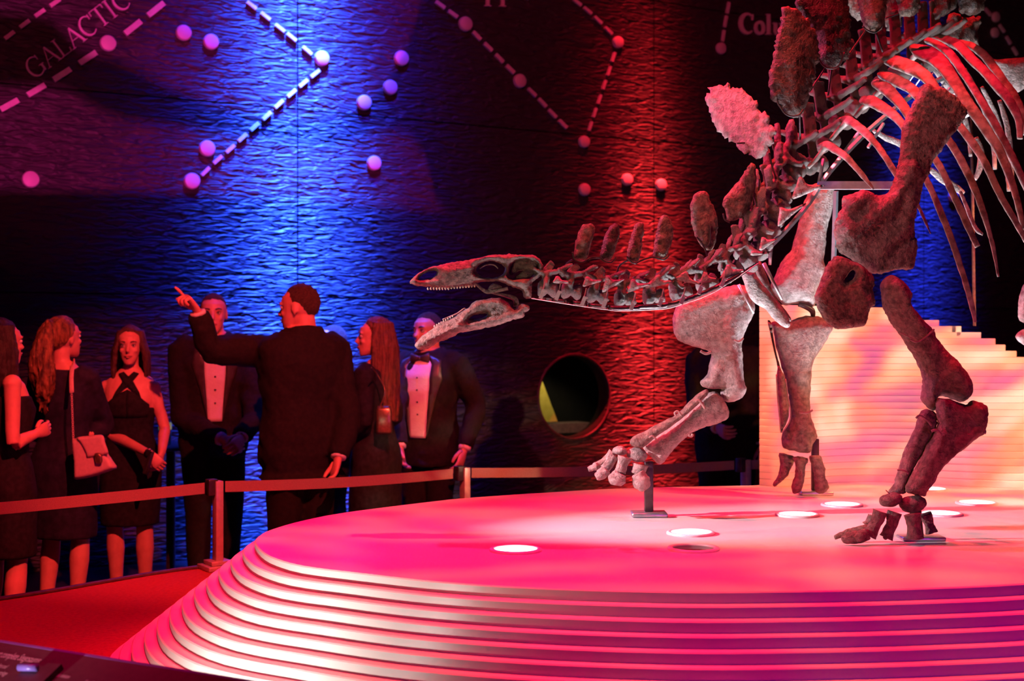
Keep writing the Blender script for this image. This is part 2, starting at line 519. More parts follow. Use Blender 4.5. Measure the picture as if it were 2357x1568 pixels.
    def flat(self, outer, to3, y0, y1, holes=(), grid=None):
        """extruded flat polygon; to3(u, v, h) -> point"""
        loops = [list(outer)] + [list(h) for h in holes]
        pts, edges, f0 = [], [], []
        for lp in loops:
            b = len(pts)
            pts += [Vector(p) for p in lp]
            edges += [(b + i, b + (i + 1) % len(lp)) for i in range(len(lp))]
        if grid:
            A = np.array([tuple(p) for p in loops[0]])
            gx, gy = np.meshgrid(np.arange(A[:, 0].min(), A[:, 0].max(), grid), np.arange(A[:, 1].min(), A[:, 1].max(), grid))
            q = np.stack([gx.ravel(), gy.ravel()], 1)
            q = q[in_loops_np(q, [A])]
            q = q[seg_dist(q, A) > grid * 0.3]
            pts += [Vector(p) for p in q]
        r = delaunay_2d_cdt(pts, edges, [], 0, 1e-7)
        vv, ff = r[0], r[2]
        keep = [f for f in ff if inside_loops(sum((vv[i] for i in f), Vector((0, 0))) / len(f), loops)]
        nv = len(vv)
        vs = [to3(p.x, p.y, y0) for p in vv] + [to3(p.x, p.y, y1) for p in vv]
        fs = [tuple(f) for f in keep] + [tuple(i + nv for i in reversed(f)) for f in keep]
        cnt = {}
        for f in keep:
            for i in range(len(f)):
                a, b_ = f[i], f[(i + 1) % len(f)]
                if (b_, a) in cnt:
                    del cnt[(b_, a)]
                else:
                    cnt[(a, b_)] = 1
        for a, b_ in cnt:
            fs.append((b_, a, a + nv, b_ + nv))
        return self.add(vs, fs)

    def mesh(self, name, smooth=True):
        me = bpy.data.meshes.new(name)
        me.from_pydata(self.v, [], self.f)
        bm = bmesh.new()
        bm.from_mesh(me)
        bmesh.ops.recalc_face_normals(bm, faces=bm.faces)
        bm.to_mesh(me)
        bm.free()
        if smooth:
            me.polygons.foreach_set('use_smooth', [True] * len(me.polygons))
        return me

    def build(self, name, material, parent=None, smooth=True, remesh=0.0, relax=0, noise=None, local=True, bevel=0.0, angle=None):
        """one object; verts are world points, made relative to the parent's base when local"""
        off = Vector((0, 0, 0))
        if parent is not None and local:
            off = top_of(parent)
        if off.length:
            self.v = [(x - off.x, y - off.y, z - off.z) for x, y, z in self.v]
        me = self.mesh(name, smooth)
        o = bpy.data.objects.new(name, me)
        COL.objects.link(o)
        if remesh or relax or noise or bevel:
            if remesh:
                m = o.modifiers.new('r', 'REMESH')
                m.mode = 'VOXEL'
                m.voxel_size = remesh
                m.use_smooth_shade = True
            if relax:
                m = o.modifiers.new('s', 'SMOOTH')
                m.iterations = relax
                m.factor = 0.5
            if noise:
                for (strength, size) in (noise if isinstance(noise, list) else [noise]):
                    m = o.modifiers.new('d', 'DISPLACE')
                    m.texture = cloud(size)
                    m.strength = strength
                    m.mid_level = 0.5
            if bevel:
                m = o.modifiers.new('b', 'BEVEL')
                m.width = bevel
                m.segments = 2
                m.limit_method = 'ANGLE'
            o.data = bake(o)
        if angle is not None:
            sharp(o.data, angle)
        o.data.materials.clear()
        o.data.materials.append(material)
        if parent is not None:
            o.parent = parent
        return o


_clouds = {}


def cloud(size):
    if size not in _clouds:
        t = bpy.data.textures.new('grain', 'CLOUDS')
        t.noise_scale = size
        t.noise_depth = 2
        _clouds[size] = t
    return _clouds[size]


def bake(o):
    dg = bpy.context.evaluated_depsgraph_get()
    dg.update()
    me = bpy.data.meshes.new_from_object(o.evaluated_get(dg))
    old = o.data
    o.modifiers.clear()
    o.data = me
    bpy.data.meshes.remove(old)
    me.polygons.foreach_set('use_smooth', [True] * len(me.polygons))
    return me


def sharp(me, deg):
    bm = bmesh.new()
    bm.from_mesh(me)
    th = math.radians(deg)
    for e in bm.edges:
        if len(e.link_faces) == 2 and e.calc_face_angle(0) > th:
            e.smooth = False
    for f in bm.faces:
        f.smooth = True
    bm.to_mesh(me)
    bm.free()


def top_of(o):
    while o.parent is not None:
        o = o.parent
    return o.location if o.get('rooted') else Vector((0, 0, 0))


def inside_loops(p, loops):
    c = False
    x, y = p.x, p.y
    for lp in loops:
        n = len(lp)
        j = n - 1
        for i in range(n):
            xi, yi = lp[i][0], lp[i][1]
            xj, yj = lp[j][0], lp[j][1]
            if (yi > y) != (yj > y) and x < (xj - xi) * (y - yi) / (yj - yi) + xi:
                c = not c
            j = i
    return c


def tag(o, label=None, cat=None, group=None, kind=None):
    if label:
        o['label'] = label
    if cat:
        o['category'] = cat
    if group:
        o['group'] = group
    if kind:
        o['kind'] = kind
    return o


def thing(name, loc, label, cat, group=None, rz=0.0, rooted=True):
    o = bpy.data.objects.new(name, None)
    COL.objects.link(o)
    o.empty_display_size = 0.1
    o.location = loc
    o.rotation_euler = (0, 0, rz)
    if rooted:
        o['rooted'] = 1
    return tag(o, label, cat, group)


def copy_of(o, parent=None):
    c = o.copy()
    COL.objects.link(c)
    if parent is not None:
        c.parent = parent
    return c


def catmull(pts, spacing, closed=True):
    n = len(pts)
    out = []
    rngi = range(n) if closed else range(n - 1)
    for i in rngi:
        if closed:
            p0, p1, p2, p3 = (np.array(pts[(i + k) % n], float) for k in (-1, 0, 1, 2))
        else:
            p0, p1, p2, p3 = (np.array(pts[min(max(i + k, 0), n - 1)], float) for k in (-1, 0, 1, 2))
        L = np.linalg.norm(p2 - p1)
        m = max(1, int(round(L / spacing)))
        for s in range(m):
            t = s / m
            out.append(0.5 * (2 * p1 + (p2 - p0) * t + (2 * p0 - 5 * p1 + 4 * p2 - p3) * t * t + (-p0 + 3 * p1 - 3 * p2 + p3) * t ** 3))
    if not closed:
        out.append(np.array(pts[-1], float))
    return np.array(out)


def seg_dist(q, loop):
    """distance of points q (m,2) to closed polyline loop (n,2)"""
    a = loop
    b = np.roll(loop, -1, axis=0)
    ab = b - a
    L2 = (ab ** 2).sum(1) + 1e-12
    best = np.full(len(q), 1e9)
    for i in range(len(a)):
        t = np.clip(((q - a[i]) @ ab[i]) / L2[i], 0, 1)
        c = a[i] + t[:, None] * ab[i]
        dd = np.hypot(*(q - c).T)
        best = np.minimum(best, dd)
    return best


def in_loops_np(q, loops):
    c = np.zeros(len(q), bool)
    for lp in loops:
        x1, y1 = lp[:, 0], lp[:, 1]
        x2, y2 = np.roll(x1, -1), np.roll(y1, -1)
        for i in range(len(lp)):
            k = (y1[i] > q[:, 1]) != (y2[i] > q[:, 1])
            xx = (x2[i] - x1[i]) * (q[:, 1] - y1[i]) / (y2[i] - y1[i] + 1e-12) + x1[i]
            c ^= k & (q[:, 0] < xx)
    return c


def slab(outline, d, thick, holes=(), res=7.0, R=None, tilt=(0, 0), jag=0.0, ridges=(), bend=None, asym=1.0):
    """a bone whose silhouette is known in the frame: swelling body of real thickness at distance d.
    thick: half thickness in metres; R: swell radius in pixels; ridges: (polyline, height m, width px)"""
    loops = [catmull(outline, res)] + [catmull(h, res * 0.8) for h in holes]
    if jag:
        lp = loops[0]
        tn = np.roll(lp, -1, 0) - np.roll(lp, 1, 0)
        tn /= (np.linalg.norm(tn, axis=1)[:, None] + 1e-9)
        nr = np.stack([tn[:, 1], -tn[:, 0]], 1)
        loops[0] = lp + nr * rng.normal(0, jag, len(lp))[:, None]
    allp = loops[0]
    mn, mx = allp.min(0), allp.max(0)
    xc, yc = (mn + mx) / 2
    gx, gy = np.meshgrid(np.arange(mn[0], mx[0], res), np.arange(mn[1], mx[1], res))
    gx = gx + (np.arange(gx.shape[0]) % 2)[:, None] * res * 0.5
    q = np.stack([gx.ravel(), gy.ravel()], 1)
    q = q[in_loops_np(q, loops)]
    dist = np.min([seg_dist(q, lp) for lp in loops], axis=0) if len(q) else np.zeros(0)
    q = q[dist > res * 0.55]
    pts, edges = [], []
    for lp in loops:
        b = len(pts)
        pts += [Vector(p) for p in lp]
        edges += [(b + i, b + (i + 1) % len(lp)) for i in range(len(lp))]
    pts += [Vector(p) for p in q]
    r = delaunay_2d_cdt(pts, edges, [], 0, 1e-6)
    vv = np.array([(p.x, p.y) for p in r[0]])
    ff = [f for f in r[2]]
    cen = np.array([vv[list(f)].mean(0) for f in ff])
    ok = in_loops_np(cen, loops)
    ff = [f for f, k in zip(ff, ok) if k]
    dist = np.min([seg_dist(vv, lp) for lp in loops], axis=0)
    Rr = R or 0.5 * min(mx - mn)
    u = np.clip(dist / Rr, 0, 1)
    t = thick * np.sqrt(np.clip(1 - (1 - u) ** 2, 0, 1))
    tf = t.copy()
    for (pl, h, w) in ridges:
        pl = np.array(pl, float)
        best = np.full(len(vv), 1e9)
        for i in range(len(pl) - 1):
            ab = pl[i + 1] - pl[i]
            s = np.clip(((vv - pl[i]) @ ab) / (ab @ ab), 0, 1)
            best = np.minimum(best, np.hypot(*(vv - pl[i] - s[:, None] * ab).T))
        tf = tf + h * np.exp(-(best / w) ** 2) * np.clip(u * 2.5, 0, 1)
    edge = dist < 1e-3
    vs, front, back = [], {}, {}
    for i, (x, y) in enumerate(vv):
        dm = d + tilt[0] * (x - xc) + tilt[1] * (y - yc)
        if bend:
            dm += bend(x, y)
        p = P(x, y, dm)
        if edge[i]:
            front[i] = back[i] = len(vs)
            vs.append(p)
        else:
            front[i] = len(vs)
            vs.append(p + Vector((0, -tf[i], 0)))
            back[i] = len(vs)
            vs.append(p + Vector((0, t[i] * asym, 0)))
    fs = [tuple(front[i] for i in f) for f in ff] + [tuple(back[i] for i in reversed(f)) for f in ff]
    fs = [f for f in fs if len(set(f)) == len(f)]
    used = sorted({i for f in fs for i in f})
    mp = {a: k for k, a in enumerate(used)}
    mb = MB()
    mb.add([vs[i] for i in used], [tuple(mp[i] for i in f) for f in fs])
    return mb


def zo(origin, scale, pts):
    """points read off a magnified crop -> frame pixels"""
    return [(origin[0] + x / scale, origin[1] + y / scale) for x, y in pts]


def ptube(mb, pts, radii, n=10, smooth=5, ref=(0, 1, 0), power=2.0):
    """pts (x px, y px, distance), radii px -> metres at that distance"""
    W = [P(*p) for p in pts]
    R = []
    for p, r in zip(pts, radii):
        k = p[2] / F
        R.append((r[0] * k, r[1] * k) if isinstance(r, (tuple, list)) else (r * k, r * k))
    return mb.tube(W, R, n=n, smooth=smooth, ref=ref, power=power)
# ------------------------------------------------------------------ floor and wall
mb = MB()
mb.box((0.5, 7.0, -0.05), (16, 18, 0.10))
tag(mb.build('floor', M['floor'], smooth=False), kind='structure')

S0, S1 = -3.2, 12.0
WH = 5.6
h_s, h_z = wall_sz(1323, 913)
HR = 0.338


def w3(off0=0.0):
    return lambda s, z, h: wall_pt(s, z, h + off0)


hole = [(h_s + HR * math.cos(2 * math.pi * i / 48), h_z + HR * math.sin(2 * math.pi * i / 48)) for i in range(48)]
mb = MB()
mb.flat([(S0, 0), (S1, 0), (S1, WH), (S0, WH)], w3(), -0.16, -0.035, holes=[hole])
wall = tag(mb.build('wall_back', M['seam'], smooth=False), kind='structure')
ua, _ = wall_sz(685, 400)
ub, _ = wall_sz(1505, 500)
wp = ub - ua
cols = [S0, ua - wp / 2, ua, ua + wp / 2 + 0.42, ub, ub + wp * 0.5, ub + wp, ub + wp * 1.5, S1]
cols = [S0, ua - wp, ua, ub, ub + wp, ub + 2 * wp, S1]
rows = [0.0, 1.87, 3.25, 4.45, WH]
for i in range(len(cols) - 1):
    for j in range(len(rows) - 1):
        a, b, c, d = cols[i] + 0.005, cols[i + 1] - 0.005, rows[j] + 0.005, rows[j + 1] - 0.005
        if b - a < 0.05:
            continue
        hs = [hole] if a < h_s < b and c < h_z < d else []
        MB().flat([(a, c), (b, c), (b, d), (a, d)], w3(), -0.035, 0.0, holes=hs).build('wall_panel', M['wall'], wall, smooth=False)
# porthole: rim and the dim niche seen through it
mb = MB()
ring = []
for (r, o) in ((HR, -0.16), (HR, 0.004), (HR + 0.012, 0.010), (HR + 0.02, 0.0)):
    ring.append([wall_pt(h_s + r * math.cos(2 * math.pi * i / 48), h_z + r * math.sin(2 * math.pi * i / 48), o) for i in range(48)])
vs = [p for rr in ring for p in rr]
fs = [(k * 48 + i, k * 48 + (i + 1) % 48, (k + 1) * 48 + (i + 1) % 48, (k + 1) * 48 + i) for k in range(3) for i in range(48)]
mb.add(vs, fs)
mb.build('porthole_rim', M['curb'], wall)
mb = MB()
mb.flat([(h_s - 0.7, h_z - 0.6), (h_s + 1.3, h_z - 0.6), (h_s + 1.3, h_z + 0.7), (h_s - 0.7, h_z + 0.7)], w3(), -1.0, -0.95)
mb.build('niche_back', M['seam'], wall, smooth=False)
for (a, b, c, d) in ((-0.72, -0.70, -0.6, 0.7), (1.28, 1.30, -0.6, 0.7), (-0.7, 1.3, 0.68, 0.70), (-0.7, 1.3, -0.62, -0.60)):
    MB().flat([(h_s + a, h_z + c), (h_s + b, h_z + c), (h_s + b, h_z + d), (h_s + a, h_z + d)], w3(), -0.95, -0.16).build('niche_side', M['seam'], wall, smooth=False)
MB().flat([(h_s - 0.10, h_z + 0.12), (h_s + 0.035, h_z + 0.12), (h_s + 0.195, h_z - 0.245), (h_s - 0.10, h_z - 0.245)], w3(), -0.62, -0.60).build('yellow_board', M['yellow'], wall, smooth=False)
MB().flat([(h_s - 0.1, h_z - 0.345), (h_s + 0.52, h_z - 0.345), (h_s + 0.52, h_z - 0.262), (h_s - 0.1, h_z - 0.262)], w3(), -0.80, -0.58).build('niche_shelf', M['grey'], wall, smooth=False)
spot('niche_fill_spot', wall_pt(h_s + 0.05, h_z + 0.45, -0.28), wall_pt(h_s + 0.1, h_z - 0.25, -0.60), (1.0, 0.85, 0.40), 9, 90, 0.6, 0.02)  # unseen spot added to light the yellow board

# star discs, dashes and lettering standing proud of the wall
discs = [(422, 76, 17.5), (485, 97, 17.5), (248, 100, 18), (740, 135, 17), (923, 135, 17), (897, 202, 16.5), (837, 237, 17), (476, 342, 18), (441, 417, 18),
         (860, 376, 16.5), (70, 413, 19), (1344, 437, 14), (1442, 414, 13.5), (1520, 426, 13.5), (1070, 56, 16.5), (1195, 187, 15.5), (1421, 98, 13.5),
         (1343, 327, 13.5), (1658, 112, 13), (2290, 40, 11.5), (2288, 76, 11.5), (2192, 452, 13)]
disc_me = None
for (x, y, r) in discs:
    s, z = wall_sz(x, y)
    p = wall_pt(s, z)
    R = r / F * p.y
    if disc_me is None:
        mb = MB()
        prof = [(0.0, 0.030), (0.86, 0.030), (0.97, 0.026), (1.0, 0.018), (1.0, 0.0)]
        n = 32
        vs = [(0, -0.030, 0)]
        for rr, h in prof[1:]:
            vs += [(rr * math.cos(2 * math.pi * i / n), -h, rr * math.sin(2 * math.pi * i / n)) for i in range(n)]
        fs = [(0, 1 + i, 1 + (i + 1) % n) for i in range(n)]
        for k in range(3):
            fs += [(1 + k * n + i, 1 + k * n + (i + 1) % n, 1 + (k + 1) * n + (i + 1) % n, 1 + (k + 1) * n + i) for i in range(n)]
        mb.add(vs, fs)
        disc_me = mb.mesh('star_disc')
        disc_me.materials.append(M['mark'])
    o = bpy.data.objects.new('star_disc', disc_me)
    COL.objects.link(o)
    o.location = p
    o.rotation_euler = (0, 0, WA)
    o.scale = (R * 1.04, 1, R * 1.04)
    o.parent = wall


def dash(x, y, dx, dy, length, thick):
    """a raised dash centred on a pixel, along pixel direction"""
    k = length / 2 / math.hypot(dx, dy)
    a, b = wall_sz(x - dx * k, y - dy * k), wall_sz(x + dx * k, y + dy * k)
    a, b = Vector(a), Vector(b)
    t = (b - a).normalized()
    dist = wall_pt(a.x, a.y).y
    nrm = Vector((-t.y, t.x)) * (thick / 2 / F * dist)
    MB().flat([a - nrm, b - nrm, b + nrm, a + nrm], w3(), 0.0, 0.022).build('dash', M['mark'], wall, smooth=False)


def dashes(cs, length, thick):
    for i, (x, y) in enumerate(cs):
        q = cs[min(i + 1, len(cs) - 1)]
        p = cs[max(i - 1, 0)]
        dash(x, y, q[0] - p[0], q[1] - p[1], length, thick)


dashes([(21, 82), (56, 56), (91, 31), (126, 7)], 27, 9)
dashes([(21, 242), (83, 208), (142, 172), (201, 134)], 46, 13)
dashes([(305, 64), (358, 22)], 46, 13)
dashes([(578, 13), (610, 38), (643, 65), (670, 86), (706, 117)], 27, 8)
dashes([(724, 170), (697, 192), (670, 215), (641, 240), (613, 267), (585, 292), (557, 317), (529, 343), (500, 368), (472, 395)], 25, 8)
dashes([(1012, 12), (1041, 33)], 25, 9)
dashes([(1096, 83), (1122, 109), (1148, 135), (1173, 160)], 25, 9)
dashes([(1223, 213), (1247, 237), (1270, 262), (1294, 286)], 25, 8)
dashes([(1327, 6), (1351, 25), (1375, 47), (1399, 71)], 23, 6.5)
dashes([(1410, 132), (1400, 164), (1389, 196), (1378, 229), (1367, 260), (1357, 291)], 22, 6)
dashes([(1674, 19), (1668, 50), (1663, 83)], 26, 6.5)
dashes([(2272, 28), (2304, 66), (2319, 93), (2334, 118)], 20, 6.5)

# lettering: strokes with thick and thin ribs and serifs, in letter units (height 1)


def stroke_letter(name, strokes, org, ux, uy, hgt):
    """strokes: (polyline, half width) in letter space; org pixel, ux/uy pixel directions"""
    mb = MB()

    def px(u, v):
        return (org[0] + ux[0] * u * hgt + uy[0] * v * hgt, org[1] + ux[1] * u * hgt + uy[1] * v * hgt)
    for pl, hw in strokes:
        pl = [Vector(p) for p in pl]
        Lp, Rp = [], []
        for i, p in enumerate(pl):
            t = (pl[min(i + 1, len(pl) - 1)] - pl[max(i - 1, 0)]).normalized()
            nn = Vector((-t.y, t.x))
            w = hw[i] if isinstance(hw, list) else hw
            Lp.append(p + nn * w)
            Rp.append(p - nn * w)
        lp = [wall_sz(*px(p.x, p.y)) for p in Lp + Rp[::-1]]
        mb.flat(lp, w3(), 0.0, 0.020)
    return mb.build(name, M['mark'], wall, smooth=False)


def arc(cx, cy, rx, ry, a0, a1, n=14):
    return [(cx + rx * math.cos(math.radians(a0 + (a1 - a0) * i / n)), cy + ry * math.sin(math.radians(a0 + (a1 - a0) * i / n))) for i in range(n + 1)]


def wv(n, mid, end):
    return [end + (mid - end) * math.sin(math.pi * i / n) for i in range(n + 1)]


def ser(x, y, w=0.13):
    return ([(x - w, y), (x + w, y)], 0.022)


GL = {
    'C': [(arc(0.42, 0.5, 0.38, 0.5, 48, 312), wv(14, 0.055, 0.02)), ([(0.70, 0.98), (0.70, 0.70)], 0.02)],
    'G': [(arc(0.42, 0.5, 0.40, 0.5, 48, 320), wv(14, 0.055, 0.02)), ([(0.72, 0.98), (0.72, 0.70)], 0.02), ([(0.74, 0.05), (0.74, 0.42)], 0.045), ser(0.72, 0.42)],
    'A': [([(0.06, 0.0), (0.40, 1.0)], 0.02), ([(0.40, 1.0), (0.74, 0.0)], 0.05), ([(0.18, 0.36), (0.60, 0.36)], 0.018), ser(0.06, 0.01, 0.1), ser(0.74, 0.01)],
    'L': [([(0.14, 0.0), (0.14, 1.0)], 0.045), ([(0.02, 0.015), (0.60, 0.015)], 0.02), ([(0.60, 0.0), (0.62, 0.22)], 0.02), ser(0.14, 0.98)],
    'T': [([(0.36, 0.0), (0.36, 1.0)], 0.045), ([(0.0, 0.98), (0.72, 0.98)], 0.02), ([(0.01, 1.0), (0.0, 0.76)], 0.018), ([(0.71, 1.0), (0.72, 0.76)], 0.018), ser(0.36, 0.01)],
    'I': [([(0.16, 0.0), (0.16, 1.0)], 0.045), ser(0.16, 0.01), ser(0.16, 0.98)],
    'o': [(arc(0.30, 0.32, 0.23, 0.29, 0, 360, 20), [0.075] * 21)],
    'l': [([(0.16, 0.0), (0.16, 1.05)], 0.08), ser(0.16, 0.02, 0.17), ([(0.0, 1.03), (0.2, 1.03)], 0.022)],
    'u': [([(0.14, 0.62), (0.14, 0.2), (0.2, 0.07), (0.32, 0.05), (0.46, 0.14)], [0.08, 0.08, 0.06, 0.05, 0.03]), ([(0.50, 0.0), (0.50, 0.62)], 0.08), ([(0.0, 0.61), (0.16, 0.61)], 0.022), ([(0.36, 0.61), (0.5, 0.61)], 0.022)],
    'm': [([(0.12, 0.0), (0.12, 0.62)], 0.08), ([(0.40, 0.0), (0.40, 0.45), (0.3, 0.6), (0.15, 0.5)], 0.06), ([(0.70, 0.0), (0.70, 0.45), (0.6, 0.6), (0.45, 0.5)], 0.06), ser(0.12, 0.02), ser(0.4, 0.02), ser(0.7, 0.02)],
    'p': [([(0.12, -0.35), (0.12, 0.62)], 0.075), (arc(0.33, 0.3, 0.2, 0.28, 0, 360, 18), [0.06] * 19), ser(0.12, -0.34, 0.16)],
    'i': [([(0.12, 0.0), (0.12, 0.62)], 0.075), ser(0.12, 0.02, 0.16), (arc(0.12, 0.85, 0.04, 0.04, 0, 360, 8), [0.04] * 9)],
    's': [([(0.40, 0.50), (0.30, 0.60), (0.14, 0.56), (0.10, 0.46), (0.22, 0.34), (0.38, 0.24), (0.40, 0.12), (0.28, 0.02), (0.12, 0.04), (0.04, 0.14)], 0.05)],
    'P': [([(0.14, 0.0), (0.14, 1.0)], 0.08), (arc(0.2, 0.74, 0.36, 0.25, 90, -90, 12), 0.06), ser(0.14, 0.02, 0.17)],
}
adv = {'C': 0.86, 'G': 0.92, 'A': 0.86, 'L': 0.74, 'T': 0.82, 'I': 0.46, 'o': 0.66, 'l': 0.42, 'u': 0.74, 'm': 0.95, 'p': 0.70, 'i': 0.36, 's': 0.55, 'P': 0.72}
# GALACTIC, rising to the right
dx, dy = 191.0, -148.0
L_ = math.hypot(dx, dy)
ux, uy = (dx / L_, dy / L_), (-0.60, -0.80)
cur = 0.0
total = 270.0
org0 = (79, 184)
hg = 46.0
for k, ch in enumerate('GALACTIC'):
    q = (org0[0] + ux[0] * cur * 1.0, org0[1] + ux[1] * cur * 1.0)
    stroke_letter('letter', GL[ch], q, ux, uy, hg)
    cur += adv[ch] * hg * 0.98
cur = 0.0
for ch in 'Columba':
    if ch in 'Colum':
        stroke_letter('letter', GL[ch if ch != 'C' else 'C'] if ch != 'C' else [(arc(0.44, 0.5, 0.38, 0.48, 48, 312), wv(14, 0.11, 0.03)), ([(0.74, 0.98), (0.74, 0.68)], 0.03)],
                      (1701 + cur, 77 + cur * 0.06), (0.86, 0.05), (0, -1), 46)
        cur += adv[ch] * 46 * 0.86
cur = 0.0
for ch in 'Puppis':
    stroke_letter('letter', GL[ch], (1044 + cur, -6 + cur * 0.03), (0.92, 0.03), (0, -1), 52)
    cur += adv[ch] * 52 * 0.94

# ------------------------------------------------------------------ layered display platform
top_pts = [(-0.896, 4.536), (-0.908, 4.70), (-0.892, 4.83), (-0.817, 5.06), (-0.671, 5.316), (-0.338, 5.676), (-0.191, 5.80), (0.119, 5.98), (0.542, 6.18),
           (1.046, 6.275), (1.20, 6.32), (1.30, 6.5), (1.55, 6.72), (2.2, 6.88), (3.0, 6.80), (3.35, 6.2), (3.2, 5.2), (2.75, 4.45), (2.1, 3.98), (1.48, 3.755), (1.105, 3.675), (0.753, 3.637), (0.45, 3.632),
           (0.073, 3.69), (-0.225, 3.79), (-0.498, 3.947), (-0.607, 4.015), (-0.70, 4.10), (-0.81, 4.277)]
plan = catmull(top_pts, 0.055)
tn = np.roll(plan, -2, 0) - np.roll(plan, 2, 0)
tn /= np.linalg.norm(tn, axis=1)[:, None]
pn = np.stack([-tn[:, 1], tn[:, 0]], 1)
if ((plan - plan.mean(0)) * pn).sum() < 0:
    pn = -pn
DZ, STEP = 0.0325, 0.041
platform = thing('display_platform', (0.9, 4.95, 0), 'big round platform of stacked thin layers under the skeleton', 'platform')
NL = 13


def layer_mesh(loop, z0, z1, r=0.004):
    c = loop.mean(0)
    n = len(loop)
    inn = loop - (loop - c) / np.linalg.norm(loop - c, axis=1)[:, None] * r
    mb = MB()
    vs = [(x, y, z0) for x, y in loop] + [(x, y, z1 - r) for x, y in loop] + [(x, y, z1) for x, y in inn]
    fs = [(k * n + i, k * n + (i + 1) % n, (k + 1) * n + (i + 1) % n, (k + 1) * n + i) for k in range(2) for i in range(n)]
    fs += [tuple(2 * n + i for i in range(n)), tuple(range(n - 1, -1, -1))]
    return mb.add(vs, fs)


for k in range(NL):
    lp = plan + pn * STEP * k
    z1 = PZ - k * DZ
    layer_mesh(lp, z1 - DZ if k < NL - 1 else KZ - 0.02, z1).build('layer', M['layer'], platform, angle=40)

# backdrop rising at the back of the platform
backdrop = thing('layered_backdrop', (2.2, 6.7, PZ), 'stepped backdrop of stacked horizontal layers rising behind the skeleton', 'backdrop')
NB = 27
yr = [690, 700, 718, 733, 743, 756, 768, 782, 796, 811, 850, 1000, 1140]
xr = [1990, 2030, 2095, 2153, 2194, 2234, 2273, 2302, 2323, 2351, 2425, 2640, 2900]
for k in range(NB):
    h = k / (NB - 1)
    z0, z1 = PZ + 0.001 + k * 0.0323, PZ + (k + 1) * 0.0323
    ytop = CY - (z1 - CAMZ) * F / 6.75
    xe = float(np.interp(ytop, yr, xr))
    ctrl = [(1748, 6.30), (1790, 6.24 + 0.03 * h), (1850, 6.30 + 0.10 * h), (1920, 6.42 + 0.18 * h), (2010, 6.46 + 0.32 * h), (2120, 6.36 + 0.52 * h), (2240, 6.24 + 0.66 * h), (2360, 6.18 + 0.75 * h), (2600, 6.25 + 0.75 * h), (2900, 6.4 + 0.8 * h)]
    pts = []
    for x, d in ctrl:
        if x < xe - 18:
            pts.append(((x - CX) / F * d, d))
        else:
            break
    xs, ds = [c[0] for c in ctrl], [c[1] for c in ctrl]
    de = float(np.interp(xe, xs, ds))
    XE = (xe - CX) / F * de
    pts += [(XE - 0.012, de + 0.004), (XE, de + 0.03), (XE + 0.012, de + 0.12), (XE + 0.02, max(6.86, de + 0.2)), (pts[0][0] + 0.30, 6.80)]
    cv = np.concatenate([catmull(pts[:-3], 0.03, closed=False), np.array(pts[-3:])])
    layer_mesh(cv, z0, z1, 0.0025).build('layer', M['layer'], backdrop, angle=40)

# lamps let into the platform
LP = [(1187, 1268, 1, 63), (1590, 1229, 1, 60), (1596, 1265, 0, 66), (1835, 1187, 1, 56), (1938, 1164, 1, 50), (2165, 1185, 1, 56), (2248, 1160, 1, 52), (2140, 1128, 1, 46)]
LLAB = ['lit round floor lamp nearest the left rim of the platform', 'lit round floor lamp right in front of the raised foot stand',
        'unlit floor lamp with a dark recess, nearest the front', 'lit floor lamp to the left of the planted front foot, nearer one',
        'lit floor lamp just right of the hind foot stand', 'lit floor lamp half hidden behind the planted front foot',
        'lit floor lamp farthest right on the platform', 'lit floor lamp at the foot of the stepped backdrop']
for (x, y, on, hw), lab in zip(LP, LLAB):
    d = (CAMZ - PZ) * F / (y - CY)
    c = P(x, y, d)
    t = thing('floor_lamp', (c.x, c.y, PZ), lab, 'lamp', 'round lamps let into the platform')
    R = 0.088
    mb = MB()
    mb.lathe((c.x, c.y, PZ), [(R, 0.0), (R, 0.005), (R - 0.004, 0.009), (R * 0.84, 0.009), (R * 0.80, 0.006), (R * 0.80, 0.0005)], 40)
    mb.build('ring', M['lamp_ring'], t)
    mb = MB()
    if on:
        mb.lathe((c.x, c.y, PZ), [(R * 0.80, 0.0015), (R * 0.5, 0.0065), (0.0005, 0.0075)], 40)
        mb.build('lens', M['lens'], t)
        spot('floor_lamp_beam', (c.x, c.y, PZ + 0.03), (c.x + 0.12 * (1.5 - c.x), c.y + 0.02, PZ + 1.5), (0.74, 0.88, 1.0), (40 if x < 1300 else 130 if x < 1900 else 130), 62, 0.7, 0.05)
    else:
        mb.lathe((c.x, c.y, PZ), [(R * 0.80, 0.0005), (R * 0.80, 0.002), (0.0005, 0.0012)], 40)
        mb.build('lens', M['lamp_off'], t)

# ------------------------------------------------------------------ red plinth, kerb and barrier
bar = [(-3.1, 4.75), (-2.14, 5.45), (-1.42, 6.28), (-0.25, 6.94), (1.32, 7.39), (3.4, 7.60)]
bc = catmull(bar, 0.15, closed=False)
bt = np.gradient(bc, axis=0)
bt /= np.linalg.norm(bt, axis=1)[:, None]
bn = np.stack([-bt[:, 1], bt[:, 0]], 1)
outer = bc + bn * 0.07
mb = MB()
poly = [tuple(p) for p in outer] + [(3.9, 7.0), (3.9, 4.0), (2.4, 3.25), (0.4, 3.02), (-1.0, 3.36), (-2.2, 3.75), (-3.1, 4.1)]
mb.flat(poly, lambda u, v, h: Vector((u, v, h)), 0.0, KZ)
tag(mb.build('trim_1', M['plinth'], smooth=False), 'red carpeted plinth round the platform', None, kind='structure')
mb = MB()
mb.tube([(p[0], p[1], KZ + 0.006) for p in outer], [(0.018, 0.010)] * len(outer), n=8, ref=(0, 0, 1))
tag(mb.build('trim_2', M['curb']), 'dark edge strip of the red plinth', None, kind='structure')

